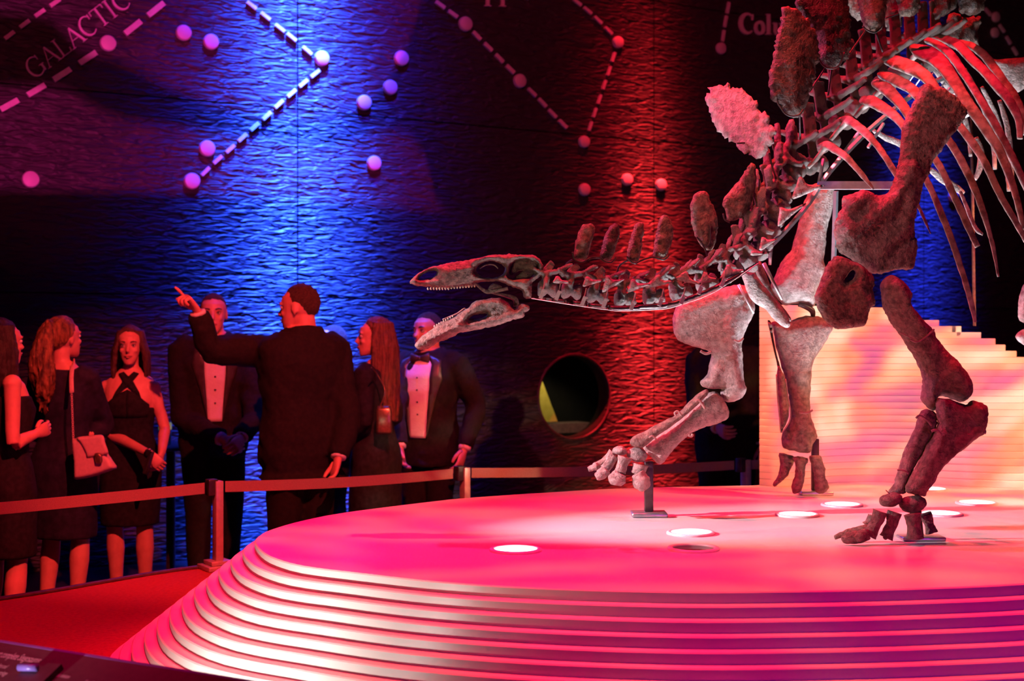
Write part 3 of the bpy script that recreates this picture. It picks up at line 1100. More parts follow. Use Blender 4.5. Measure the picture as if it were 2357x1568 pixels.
posts = [(497, -1.415, 6.27, 'barrier post at the plinth edge beside the red carpet, nearest post'),
         (1070, -0.25, 6.93, 'middle barrier post behind the platform, below the bow-tie guest'),
         (1717, 1.325, 7.385, 'small far barrier post next to the stepped backdrop')]
TZ = 0.845
post_xy = []
for i, (px_, X, Y, lab) in enumerate(posts):
    t = thing('barrier_post', (X, Y, KZ), lab, 'post', 'barrier posts')
    rz = 0.62
    MB().box((X, Y, KZ + 0.012), (0.15, 0.15, 0.022), rz).build('base_plate', M['post'], t, smooth=False, bevel=0.003)
    MB().box((X, Y, KZ + 0.034), (0.105, 0.105, 0.020), rz).build('base_collar', M['post'], t, smooth=False, bevel=0.003)
    MB().box((X, Y, KZ + 0.225), (0.038, 0.050, 0.40), rz).build('shaft', M['post'], t, smooth=False, bevel=0.003)
    MB().box((X - 0.028, Y - 0.01, TZ), (0.048, 0.048, 0.078), rz).build('tape_head', M['dark_steel'], t, smooth=False, bevel=0.004)
    post_xy.append(Vector((X, Y)))
ends = [Vector((-3.1, 4.72))] + post_xy + [Vector((1.60, 7.46))]
tl = ['long barrier tape at the far left in front of the women', 'barrier tape in front of the pointing man, between the first two posts',
      'red barrier tape behind the platform between middle and far posts', 'short end of red tape running to the stepped backdrop']
for i in range(4):
    a, b = ends[i], ends[i + 1]
    t_ = (b - a).normalized()
    a2, b2 = a + t_ * 0.036, b - t_ * 0.072
    n_ = Vector((-t_.y, t_.x)) * 0.0012
    vs, fs = [], []
    for j in range(13):
        u = j / 12
        p = a2.lerp(b2, u)
        sag = -0.012 * math.sin(math.pi * u) * (0 if i == 3 else 1)
        for s_ in (-1, 1):
            for zz in (-0.026, 0.026):
                vs.append((p.x + n_.x * s_, p.y + n_.y * s_, TZ + zz + sag))
    for j in range(12):
        q = j * 4
        fs += [(q, q + 1, q + 5, q + 4), (q + 2, q + 6, q + 7, q + 3), (q, q + 4, q + 6, q + 2), (q + 1, q + 3, q + 7, q + 5)]
    fs += [(0, 2, 3, 1), (48, 49, 51, 50)]
    o = MB().add(vs, fs).build('barrier_tape', M['tape'], smooth=False)
    tag(o, tl[i], 'tape', 'barrier tapes')

# ------------------------------------------------------------------ printed information panel, bottom left
E0, E1 = Vector((-1.62, 3.43, 0.80)), Vector((-0.32, 2.72, 0.80))
pu = (E1 - E0).normalized()
pv = Vector((-pu.y * -1, 0, 0))
pv = Vector((pu.y, -pu.x, 0)).normalized()
if pv.y > 0:
    pv = -pv
pv = (pv * math.cos(math.radians(28)) + Vector((0, 0, -1)) * math.sin(math.radians(28))).normalized()
pnn = pu.cross(pv).normalized()
if pnn.z < 0:
    pnn = -pnn
LW = (E1 - E0).length
info = thing('information_panel', (E0.x + 0.7, E0.y - 0.5, 0), 'sloping printed information panel with violet edge, bottom left corner', 'panel')


def pp(u, v, h):
    return E0 + pu * u + pv * v + pnn * h


MB().flat([(0, 0), (LW, 0), (LW, 0.46), (0, 0.46)], pp, -0.018, 0.0).build('board', M['panel'], info, smooth=False)
MB().flat([(0, -0.007), (LW, -0.007), (LW, 0.0), (0, 0.0)], pp, -0.016, 0.0005).build('edge_strip', M['panel_edge'], info, smooth=False)
for u in (0.04, 0.22):
    a = pp(u, 0.30, -0.02)
    MB().tube([(a.x, a.y, 0.001), (a.x, a.y, a.z)], [0.018, 0.018], n=12).build('leg', M['dark_steel'], info)
    MB().lathe((a.x, a.y, 0.0), [(0.11, 0.001), (0.11, 0.008), (0.0005, 0.010)], 24).build('foot_plate', M['dark_steel'], info)


def panel_uv(x, y):
    c = Vector((0, 0, CAMZ))
    r = P(x, y, 1.0) - c
    t = (E0 - c).dot(pnn) / r.dot(pnn)
    q = c + r * t - E0
    return q.dot(pu), q.dot(pv)


def panel_text(body, end_px, size, align='RIGHT'):
    cu = bpy.data.curves.new('print', 'FONT')
    cu.body = body
    cu.size = size
    cu.shear = 0.25
    cu.align_x = align
    cu.resolution_u = 3
    o = bpy.data.objects.new('tmp', cu)
    COL.objects.link(o)
    dg = bpy.context.evaluated_depsgraph_get()
    dg.update()
    me = bpy.data.meshes.new_from_object(o.evaluated_get(dg))
    bpy.data.objects.remove(o)
    u, v = panel_uv(*end_px)
    mb = MB()
    mb.add([pp(u + a.co.x * 0.46, v - a.co.y, 0.0006) for a in me.vertices], [tuple(p.vertices) for p in me.polygons])
    return mb.build('printed_line', M['print'], info, smooth=False)


panel_text('The most complete Stegosaurus', (86, 1528), 0.032)
panel_text('the first and', (12, 1540), 0.020)
panel_text('palaeontology', (12, 1556), 0.020)
panel_text('male skeleton', (157, 1563), 0.018)
panel_text('Scientific', (212, 1577), 0.018)
# small raised sample block standing on the panel
u, v = panel_uv(75, 1563)
blk = thing('sample_block', pp(u, v, 0.0), 'small raised dark block with glossy bar on the information panel', 'block')
MB().flat([(u - 0.03, v - 0.035), (u + 0.06, v - 0.045), (u + 0.06, v + 0.05), (u - 0.03, v + 0.05)], pp, 0.001, 0.016).build('plate', M['panel'], blk, smooth=False)
mb = MB()
mb.tube([pp(u - 0.035, v - 0.004, 0.026), pp(u + 0.016, v - 0.012, 0.026)], [0.009, 0.009], n=12)
mb.build('bar', M['panel_edge'], blk)

# ------------------------------------------------------------------ tables with glasses among the guests


def tumbler(loc, r, h, lab, grp):
    t = thing('drinking_glass', loc, lab, 'glass', grp)
    MB().lathe(loc, [(0.0005, 0.002), (r * 0.8, 0.002), (r, h), (r - 0.002, h), (r * 0.8 - 0.002, 0.008), (0.0005, 0.008)], 20).build('cup', M['glass'], t)
    return t


def round_table(loc, r, h, lab):
    t = thing('cocktail_table', loc, lab, 'table')
    MB().lathe(loc, [(0.0005, h), (r - 0.01, h), (r, h - 0.008), (r, h - 0.02), (r - 0.02, h - 0.026), (0.0005, h - 0.026)], 40).build('tabletop', M['linen'], t)
    MB().lathe(loc, [(0.03, h - 0.026), (0.03, 0.03), (0.2, 0.012), (0.2, 0.0), (0.0005, 0.0)], 28).build('pedestal', M['dark_steel'], t)
    return t


p = P(8, 1150, 7.7)
round_table((p.x, p.y, 0), 0.34, p.z, 'low dark table behind the barrier tape at the far left')
tumbler((p.x + 0.00, p.y - 0.10, p.z + 0.001), 0.034, 0.11, 'drinking glass on the low table, nearest the left frame edge', 'glasses on the low table')
tumbler((p.x + 0.09, p.y - 0.14, p.z + 0.001), 0.034, 0.10, 'drinking glass on the low table, farther from the frame edge', 'glasses on the low table')
p = P(393, 1022, 8.6)
round_table((p.x, p.y, 0), 0.30, p.z, 'high dark cocktail table between the halter-dress woman and the tuxedo man')
lan = thing('votive_candle', (p.x - 0.01, p.y - 0.1, p.z + 0.001), 'yellow glowing candle glass on the high table', 'candle')
MB().lathe((p.x - 0.01, p.y - 0.1, p.z + 0.001), [(0.0005, 0.001), (0.036, 0.001), (0.044, 0.15), (0.041, 0.15), (0.033, 0.006), (0.0005, 0.006)], 20).build('cup', M['glass'], lan)
MB().lathe((p.x - 0.01, p.y - 0.1, p.z + 0.001), [(0.0005, 0.10), (0.040, 0.10), (0.042, 0.13), (0.0005, 0.13)], 20).build('wax', mat('glowing_wax', (0.5, 0.4, 0.08), emit=((0.55, 0.48, 0.04), 0.35)), lan)
# ------------------------------------------------------------------ mounted skeleton
dino = thing('stegosaurus_skeleton', (1.3, 4.9, PZ), 'mounted plated dinosaur skeleton striding left on the round platform', 'skeleton')
BM, BP, BR, BD = M['bone'], M['bone_pale'], M['bone_rough'], M['bone_dark']


def bone(name, outline, d, thick, material=BM, noise=(0.006, 0.03), **kw):
    return slab(outline, d, thick, **kw).build(name, material, dino, noise=noise)


# --- skull
sk = lambda p: zo((920, 480), 4.6125, p)
skull_out = sk([(105, 785), (150, 725), (230, 670), (340, 620), (480, 585), (640, 558), (780, 535), (900, 505), (1000, 492), (1200, 485), (1330, 497), (1430, 500), (1490, 545),
                (1525, 610), (1510, 680), (1470, 740), (1410, 780), (1400, 850), (1395, 940), (1345, 960), (1310, 935), (1290, 870), (1200, 835), (1130, 800), (1060, 775), (960, 775), (800, 790), (780, 820),
                (640, 832), (480, 850), (370, 840), (290, 830), (190, 825), (130, 805)])
naris = sk([(205, 745), (250, 700), (310, 670), (370, 660), (395, 680), (375, 715), (320, 745), (240, 755)])
orbit = sk([(965 + 150 * math.cos(a), 650 + 88 * math.sin(a)) for a in [i * math.pi / 7 for i in range(14)]])
temporal = sk([(1160, 690), (1185, 610), (1235, 565), (1300, 548), (1390, 555), (1445, 590), (1465, 640), (1440, 695), (1380, 730), (1280, 742), (1190, 738)])
sd = 4.62
skull = bone('skull', skull_out, sd, 0.052, BM, holes=[naris, orbit, temporal], res=3.2, R=24, noise=[(0.008, 0.03), (0.006, 0.010)],
             ridges=[(sk([(420, 670), (600, 650), (790, 640)]), 0.004, 3), (sk([(430, 700), (560, 690), (760, 640)]), 0.004, 3), (sk([(1130, 500), (1140, 760)]), 0.010, 6),
                     (sk([(800, 790), (1000, 770), (1380, 760)]), 0.010, 6), (sk([(780, 560), (900, 530), (1100, 540)]), 0.008, 6), (sk([(700, 560), (1100, 510), (1430, 520)]), 0.008, 7)])
mb = MB()
for i in range(17):
    x = 300 + i * 31
    y = 838 + (8 if 8 > i else -2 - (i - 8) * 2.5)
    c = P(*sk([(x, y + 6)])[0], sd - 0.03)
    mb.ell(c, (0.0036, 0.0032, 0.0052), nu=8, nv=6)
tag(mb.build('teeth', M['tooth'], skull), 'row of tiny leaf shaped upper teeth', kind='stuff')
# braincase, palate and cheek bars inside
mb = MB()
ptube(mb, [(*sk([(1180, 700)])[0], sd + 0.01), (*sk([(1260, 600)])[0], sd + 0.02), (*sk([(1400, 600)])[0], sd + 0.01), (*sk([(1470, 690)])[0], sd)], [5, 16, 18, 8])
ptube(mb, [(*sk([(1240, 740)])[0], sd), (*sk([(1340, 700)])[0], sd - 0.01), (*sk([(1440, 660)])[0], sd)], [4, 10, 6])
mb.build('braincase', BM, dino, remesh=0.004, relax=3, noise=(0.006, 0.015))
mb = MB()
ptube(mb, [(*sk([(800, 790)])[0], sd), (*sk([(880, 860)])[0], sd - 0.01), (*sk([(940, 885)])[0], sd), (*sk([(1050, 870)])[0], sd), (*sk([(1150, 850)])[0], sd)], [3, 4, 5, 4, 4])
ptube(mb, [(*sk([(950, 880)])[0], sd), (*sk([(1000, 830)])[0], sd + 0.02), (*sk([(1080, 850)])[0], sd + 0.02)], [5, 8, 5])
ptube(mb, [(*sk([(960, 890)])[0], sd + 0.02), (*sk([(1100, 920)])[0], sd + 0.02), (*sk([(1220, 960)])[0], sd + 0.02), (*sk([(1240, 1040)])[0], sd + 0.02)], [2.5, 4, 6, 7])
ptube(mb, [(*sk([(850, 640)])[0], sd), (*sk([(920, 600)])[0], sd), (*sk([(1000, 600)])[0], sd), (*sk([(1045, 640)])[0], sd)], [1.2, 1.5, 1.5, 1.2])
mb.build('palate_bar', BP, dino)
mand = sk([(160, 1460), (175, 1420), (250, 1350), (330, 1285), (440, 1215), (560, 1165), (640, 1110), (740, 1040), (800, 990), (890, 965), (1000, 950), (1080, 955), (1140, 985), (1180, 1030),
           (1230, 1060), (1265, 1020), (1310, 1010), (1368, 1025), (1378, 1070), (1330, 1110), (1320, 1150), (1260, 1170), (1150, 1200), (1000, 1250), (820, 1290), (640, 1320), (590, 1350), (470, 1400), (380, 1430),
           (320, 1475), (240, 1500), (190, 1490)])
mhole = sk([(745, 1162), (820, 1125), (930, 1117), (900, 1148), (800, 1178), (757, 1178)])
jaw = bone('lower_jaw', mand, 4.60, 0.030, BM, holes=[mhole], res=3.2, R=14, noise=[(0.008, 0.025), (0.006, 0.010)],
           ridges=[(sk([(620, 1240), (760, 1080), (900, 1000), (1060, 1000)]), 0.008, 6), (sk([(300, 1400), (600, 1260), (1000, 1200), (1250, 1120)]), 0.008, 6)])
mb = MB()
for i in range(9):
    c = P(*sk([(370 + i * 24, 1250 - i * 13)])[0], 4.60)
    mb.ell(c, (0.0028, 0.0026, 0.004), nu=8, nv=6)
tag(mb.build('teeth', M['tooth'], jaw), 'row of tiny lower teeth', kind='stuff')
mb = MB()
ptube(mb, [(*sk([(455, 1180)])[0], 4.68), (*sk([(600, 1120)])[0], 4.68), (*sk([(680, 1065)])[0], 4.68), (*sk([(700, 1070)])[0], 4.68)], [1.6, 1.8, 1.5, 1.0])
mb.build('jaw_wire', M['wire'], dino)

# --- neck
neck_path = [(1262, 638, 4.62), (1318, 642, 4.63), (1378, 652, 4.64), (1438, 660, 4.66), (1500, 655, 4.68), (1560, 643, 4.72), (1618, 625, 4.76), (1672, 598, 4.80), (1712, 562, 4.84), (1740, 518, 4.88), (1762, 468, 4.92), (1782, 415, 4.96), (1806, 362, 5.0)]


def cervical(seed):
    r = random.Random(seed)
    j = lambda a: a + r.uniform(-0.05, 0.05)
    mb = MB()
    mb.tube([(-0.37, 0, -0.40), (-0.28, 0, -0.40), (0, 0, -0.37), (0.28, 0, -0.40), (0.36, 0, -0.40)], [(0.20, 0.22), (0.27, 0.29), (0.15, 0.17), (0.27, 0.29), (0.2, 0.22)], n=12, ref=(0, 1, 0))
    for s in (-1, 1):
        mb.tube([(0.12, s * 0.10, -0.25), (0.05, s * 0.14, 0.02), (0.0, s * 0.12, 0.16)], [0.13, 0.11, 0.12], n=8)
        mb.tube([(0.05, s * 0.12, 0.05), (0.35, s * 0.20, 0.12), (j(0.62), s * 0.24, j(0.24))], [(0.10, 0.10), (0.08, 0.11), (0.05, 0.12)], n=8, ref=(0, 1, 0))
        mb.tube([(0.0, s * 0.12, 0.12), (-0.35, s * 0.20, 0.20), (j(-0.72), s * 0.25, j(0.40)), (-0.86, s * 0.27, 0.44)], [(0.09, 0.12), (0.08, 0.10), (0.07, 0.15), (0.03, 0.08)], n=8, ref=(0, 1, 0))
        mb.tube([(0.1, s * 0.14, -0.05), (0.14, s * 0.34, -0.16), (0.14, s * 0.46, -0.26)], [(0.11, 0.10), (0.09, 0.08), (0.07, 0.06)], n=8)
    mb.tube([(0.08, 0, 0.10), (-0.02, 0, 0.30), (j(-0.14), 0, j(0.48))], [(0.22, 0.07), (0.17, 0.05), (0.10, 0.05)], n=8, ref=(0, 1, 0))
    o = mb.build('tmp', BP, remesh=0.03, relax=2, noise=[(0.07, 0.2), (0.04, 0.07)])
    me = o.data
    bpy.data.objects.remove(o)
    return me


cerv = [cervical(i) for i in range(3)]
for k, p in enumerate(neck_path):
    a = P(*neck_path[max(k - 1, 0)])
    b = P(*neck_path[min(k + 1, len(neck_path) - 1)])
    fw = (a - b).normalized()
    sc = 0.083 + 0.0016 * k
    if k >= 8:
        sc = 0.122
    lf = Vector((0.12 + 0.045 * k, -1, 0)).normalized()
    up = fw.cross(lf) * -1
    if up.z < 0 and k < 9:
        up = -up
    up.normalize()
    if k >= 9 and up.x > 0:
        up = -up
    lf = up.cross(fw).normalized()
    mx = Matrix((fw, lf, up)).transposed().to_4x4()
    o = bpy.data.objects.new('cervical_vertebra', cerv[k % 3])
    COL.objects.link(o)
    o.matrix_world = Matrix.Translation(P(*p) - dino.location) @ mx @ Matrix.Diagonal((sc * 1.12, sc * 1.2, sc * 1.36, 1))
    o.parent = dino

# cervical ribs: winged pieces on the near side (front foot, root, tip)
wings = [((1272, 649), (1282, 636), (1316, 650)), ((1341, 657), (1350, 637), (1389, 645)), ((1386, 669), (1397, 635), (1439, 642)), ((1444, 670), (1455, 643), (1496, 654)),
         ((1481, 662), (1514, 633), (1553, 648)), ((1553, 641), (1577, 626), (1617, 655)), ((1610, 650), (1621, 627), (1657, 642)), ((1657, 641), (1675, 610), (1718, 621)),
         ((1727, 586), (1731, 577), (1778, 579)), ((1747, 575), (1755, 546), (1791, 549)), ((1790, 517), (1797, 478), (1856, 468)), ((1822, 456), (1841, 408), (1898, 427))]
for k, (a, r_, t_) in enumerate(wings):
    a, r_, t_ = (np.array(q, float) for q in (a, r_, t_))
    m1 = (a + r_) / 2 + (r_ - a)[::-1] * np.array([-1, 1]) * 0.05
    m2 = r_ * 0.42 + t_ * 0.40 + a * 0.18
    low = a * 0.45 + t_ * 0.55 + (np.array([0, 1.0]) * 3.5)
    w = np.array([6.0, 0.5])
    ol = [tuple(a), tuple(a * 0.4 + r_ * 0.6 + (-1, 0)), tuple(r_ - w * 0.3), tuple(r_ + w), tuple(m2), tuple(t_), tuple(low), tuple(a + (5, 3))]
    bone('cervical_rib', ol, 4.495 + 0.026 * k, 0.008, BP, res=3.5, R=7, noise=(0.003, 0.015))

# dark channel under the neck with clips
ch_top = [(1222, 683), (1300, 690), (1380, 700), (1440, 703), (1540, 694), (1620, 668), (1700, 628), (1745, 603)]
ch_bot = [(1745, 607), (1700, 640), (1640, 672), (1570, 700), (1520, 712), (1440, 715), (1420, 716), (1330, 704), (1225, 688)]
o = bone('neck_channel', ch_top + ch_bot, 4.61, 0.030, M['dark_steel'], noise=None, res=6, R=3, tilt=(0.00036, 0))
mb = MB()
ptube(mb, [(1223, 687, 4.50), (1330, 704, 4.53), (1418, 716, 4.555)], [0.9, 0.9, 0.9], n=6, smooth=3)
ptube(mb, [(1418, 716, 4.555), (1522, 712, 4.60), (1572, 700, 4.61), (1645, 672, 4.64), (1745, 606, 4.69)], [0.9] * 5, n=6, smooth=3)
mb.build('channel_edge', M['lamp_ring'], dino)
for (x, y, d) in [(1248, 677, 4.49), (1284, 680, 4.495), (1343, 693, 4.51), (1392, 698, 4.53), (1456, 703, 4.55), (1521, 694, 4.57), (1571, 690, 4.59), (1612, 667, 4.60), (1664, 650, 4.62)]:
    c = P(x, y, d)
    mb = MB()
    R_ = Matrix.Rotation(math.radians(22), 3, 'Y')
    mb.box(c, (0.013, 0.010, 0.034), mx=R_)
    mb.box(c + Vector((0.007, -0.004, 0.012)), (0.016, 0.012, 0.006), mx=R_)
    mb.tube([c + Vector((0.004, 0, 0.016)), c + Vector((0.010, 0.004, 0.045))], [0.0022, 0.0022], n=6)
    mb.build('clip', M['clip'], dino, smooth=False)

# --- throat and neck plates, back plates
z6 = lambda p: zo((1240, 420), 4.365, p)
z7 = lambda p: zo((1600, 160), 3.92, p)
z8 = lambda p: zo((1740, 0), 3.82, p)
plates = [
    (z6([(345, 745), (345, 710), (360, 670), (370, 590), (390, 540), (415, 470), (450, 425), (500, 412), (550, 420), (565, 470), (550, 560), (525, 620), (510, 690), (480, 760), (430, 785), (370, 775)]), 4.66, 0.016, BR, 0.6),
    (z6([(610, 760), (615, 710), (640, 640), (655, 570), (690, 480), (740, 425), (780, 412), (805, 435), (812, 500), (800, 580), (770, 680), (735, 760), (710, 795), (650, 785)]), 4.68, 0.016, BD, 0.6),
    (z6([(885, 780), (890, 700), (910, 600), (930, 530), (960, 440), (985, 410), (1045, 402), (1055, 450), (1045, 560), (1030, 680), (1010, 775), (980, 805), (930, 798)]), 4.70, 0.016, BR, 0.6),
    (z6([(1140, 720), (1165, 640), (1180, 520), (1200, 410), (1230, 330), (1260, 318), (1310, 345), (1340, 420), (1352, 490), (1335, 600), (1310, 690), (1270, 765), (1220, 780), (1170, 765)]), 4.73, 0.018, BR, 0.6),
    (z6([(1525, 300), (1525, 230), (1550, 140), (1600, 95), (1660, 85), (1700, 120), (1740, 210), (1780, 300), (1797, 430), (1785, 540), (1765, 640), (1730, 690), (1690, 680), (1640, 660), (1600, 590), (1560, 490), (1530, 390)]), 4.82, 0.018, BR, 0.5),
    (z7([(250, 1200), (280, 1130), (330, 1080), (400, 1000), (450, 920), (490, 860), (520, 850), (548, 880), (550, 1000), (530, 1130), (500, 1250), (460, 1310), (400, 1350), (330, 1370), (290, 1350), (270, 1270), (245, 1240)]), 4.86, 0.020, BR, 0.5),
    (z7([(95, 235), (130, 210), (140, 150), (200, 150), (290, 140), (360, 165), (430, 190), (500, 250), (560, 300), (575, 360), (640, 390), (690, 480), (715, 560), (710, 650), (650, 740), (590, 800), (520, 790), (480, 750), (430, 755), (390, 700),
         (330, 650), (270, 620), (210, 550), (160, 470), (140, 420), (110, 300)]), 4.85, 0.022, M['bone_pale'], 2.4),
    (z8([(110, 700), (130, 580), (160, 440), (175, 330), (205, 250), (220, 140), (230, 70), (265, 55), (320, 70), (360, 85), (400, 120), (470, 200), (530, 300), (550, 420), (560, 520), (530, 600), (520, 700), (470, 820), (450, 920), (400, 1010), (330, 1030),
         (260, 1000), (215, 930), (130, 860), (115, 780)]), 4.84, 0.024, BD, 1.6),
    (z8([(330, -140), (345, 0), (355, 60), (390, 120), (450, 220), (520, 300), (545, 400), (550, 520), (590, 570), (650, 600), (720, 600), (780, 560), (810, 490), (830, 350), (835, 200), (820, 60), (800, -140), (700, -330), (480, -330)]), 5.02, 0.026, M['bone_dark'], 1.6),
    (z8([(880, -140), (905, 60), (925, 150), (950, 235), (1000, 280), (1075, 280), (1120, 220), (1150, 80), (1190, -100), (1150, -260), (930, -260)]), 5.18, 0.028, BR, 1.2),
    (z8([(1225, -100), (1250, 60), (1265, 130), (1330, 150), (1400, 130), (1440, 60), (1455, -100), (1400, -220), (1280, -220)]), 5.34, 0.028, BR, 1.2),
    (z8([(1560, -120), (1575, 60), (1560, 130), (1580, 180), (1700, 110), (1760, 60), (1765, -120)]), 5.45, 0.030, BD, 1.2),
    (z8([(1770, -140), (1780, 60), (1800, 110), (1900, 130), (1960, 120), (2010, 60), (2030, -140)]), 5.5, 0.032, BD, 1.2),
    (z8([(1690, 130), (1760, 120), (1830, 150), (1930, 150), (1975, 170), (1950, 300), (1945, 420), (1700, 420), (1680, 300)]), 5.62, 0.030, BR, 1.4),
    (z8([(780, -60), (1000, -60), (1000, 120), (930, 180), (830, 120)]), 5.5, 0.026, BM, 1.2),
    (z8([(1110, -60), (1300, -60), (1290, 120), (1250, 230), (1180, 280), (1120, 200)]), 5.6, 0.026, BM, 1.2),
]
for (ol, d, th, m_, jg) in plates:
    xs = [p[0] for p in ol]
    ys = [p[1] for p in ol]
    bot = max(ys)
    cx = sum(xs) / len(xs)
    slab(ol, d, th, res=5.0, R=0.30 * (max(xs) - min(xs)), jag=jg, tilt=(-0.0014, 0) if jg > 2 else (0.0004, 0),
         ridges=[([(cx, bot - 4), (cx + 2, bot - (bot - min(ys)) * 0.5)], th * 0.5, (max(xs) - min(xs)) * 0.18)]).build('back_plate', m_, dino, noise=[(0.010, 0.03), (0.006, 0.012)])
# wire cradles and stems holding the plates
cr = [
    [(1318, 580, 4.63), (1322, 596, 4.63), (1338, 603, 4.63), (1352, 598, 4.63), (1360, 594, 4.64), (1380, 593, 4.65), (1390, 601, 4.65), (1406, 604, 4.65), (1418, 592, 4.66)],
    [(1443, 590, 4.67), (1452, 602, 4.67), (1463, 606, 4.67), (1475, 600, 4.68), (1500, 592, 4.70), (1512, 594, 4.70), (1528, 598, 4.70), (1540, 588, 4.71)],
    [(1444, 600, 4.67), (1428, 610, 4.68), (1422, 622, 4.68), (1421, 650, 4.68)],
    [(1318, 598, 4.63), (1306, 606, 4.64), (1296, 620, 4.64)],
    [(1603, 545, 4.80), (1612, 556, 4.80), (1622, 572, 4.80), (1628, 590, 4.80), (1632, 612, 4.80)],
    [(1622, 570, 4.80), (1634, 558, 4.80), (1635, 520, 4.80)],
    [(1786, 190, 4.81), (1789, 232, 4.81), (1796, 246, 4.81), (1808, 262, 4.81), (1824, 268, 4.81), (1840, 264, 4.81), (1848, 252, 4.82)],
    [(1841, 262, 4.86), (1841, 290, 4.90), (1842, 322, 4.95)],
    [(1882, 132, 5.0), (1896, 152, 5.0), (1914, 158, 5.0), (1932, 150, 5.0), (1944, 120, 5.0)],
    [(1900, 156, 5.02), (1868, 204, 5.0), (1862, 212, 5.0)], [(1936, 152, 5.02), (1966, 108, 5.1), (1994, 68, 5.2)], [(1914, 158, 5.04), (1906, 220, 5.06)],
    [(1985, 60, 5.16), (2000, 72, 5.16), (2016, 74, 5.16), (2030, 60, 5.17)], [(2016, 74, 5.17), (2032, 120, 5.18)],
    [(1696, 330, 4.82), (1722, 330, 4.82), (1740, 345, 4.83), (1752, 360, 4.83)], [(1770, 352, 4.84), (1778, 385, 4.88), (1786, 410, 4.92)],
    [(1665, 492, 4.84), (1668, 505, 4.84), (1680, 512, 4.84)], [(1748, 410, 4.9), (1746, 440, 4.9)], [(1708, 494, 4.88), (1712, 512, 4.88)],
    [(2038, 42, 5.3), (2068, 32, 5.34)], [(2075, 40, 5.35), (2074, 62, 5.36)],
]
for c in cr:
    mb = MB()
    ptube(mb, c, [2.2] * len(c), n=6, smooth=4)
    mb.build('plate_bracket', M['dark_steel'], dino)

# --- back bone: dorsal vertebrae
HEAD = Vector((-0.82, -0.57, 0)).normalized()
LEFT = Vector((0.57, -0.82, 0)).normalized()


def dorsal(seed, tall):
    r = random.Random(seed)
    mb = MB()
    mb.tube([(-0.52, 0, 0), (-0.40, 0, 0), (0, 0, 0.02), (0.40, 0, 0), (0.52, 0, 0)], [(0.36, 0.36), (0.42, 0.42), (0.30, 0.30), (0.42, 0.42), (0.36, 0.36)], n=14)
    mb.tube([(0, 0, 0.2), (0, 0, 0.8), (-0.05, 0, 1.30)], [(0.30, 0.16), (0.26, 0.13), (0.28, 0.14)], n=10, ref=(0, 1, 0))
    for s in (-1, 1):
        mb.tube([(0, s * 0.05, 1.18), (-0.02, s * 0.7, 1.36), (-0.04, s * 1.3, 1.55), (-0.04, s * 1.75, 1.72)], [(0.26, 0.20), (0.18, 0.17), (0.15, 0.16), (0.11, 0.13)], n=8, ref=(0, 0, 1))
        mb.tube([(0.1, s * 0.08, 1.1), (0.5, s * 0.18, 1.25)], [0.14, 0.09], n=8)
        mb.tube([(-0.1, s * 0.08, 1.15), (-0.5, s * 0.18, 1.35)], [0.14, 0.09], n=8)
    mb.tube([(-0.05, 0, 1.25), (-0.08, 0, 1.7), (-0.12, 0, 1.25 + tall * 0.8), (-0.14 + r.uniform(-0.06, 0.06), 0, 1.25 + tall)], [(0.42, 0.12), (0.40, 0.09), (0.38, 0.09), (0.36, 0.15)], n=12, ref=(0, 1, 0), power=4.0)
    o = mb.build('tmp', BM, remesh=0.05, relax=3, noise=(0.07, 0.25))
    me = o.data
    bpy.data.objects.remove(o)
    return me


dors = [dorsal(20 + i, t) for i, t in enumerate((0.95, 1.5, 1.75))]
# foot of the neural arch, left to right, read off the frame
dpath = [(1822, 338, 5.00, 0), (1866, 318, 5.05, 1), (1893, 268, 5.11, 1), (1925, 222, 5.17, 2), (1962, 184, 5.23, 2), (1996, 156, 5.29, 2), (2030, 132, 5.35, 2), (2062, 112, 5.41, 2), (2094, 98, 5.47, 2), (2124, 90, 5.53, 2), (2152, 86, 5.60, 2)]
for k, (x, y, d, v) in enumerate(dpath):
    a, b = dpath[max(k - 1, 0)], dpath[min(k + 1, len(dpath) - 1)]
    fw = (P(*a[:3]) - P(*b[:3]))
    fw = (HEAD * 0.75 + fw.normalized() * 0.45)
    fw.normalize()
    lf = (LEFT - fw * LEFT.dot(fw)).normalized()
    up = fw.cross(lf)
    if up.z < 0:
        up = -up
    mx = Matrix((fw, lf, up)).transposed().to_4x4()
    sc = 0.088 if k else 0.078
    org = P(x, y, d) - up * (1.2 * sc)
    o = bpy.data.objects.new('dorsal_vertebra', dors[v])
    COL.objects.link(o)
    o.matrix_world = Matrix.Translation(org - dino.location) @ mx @ Matrix.Diagonal((sc, sc, sc, 1))
    o.parent = dino

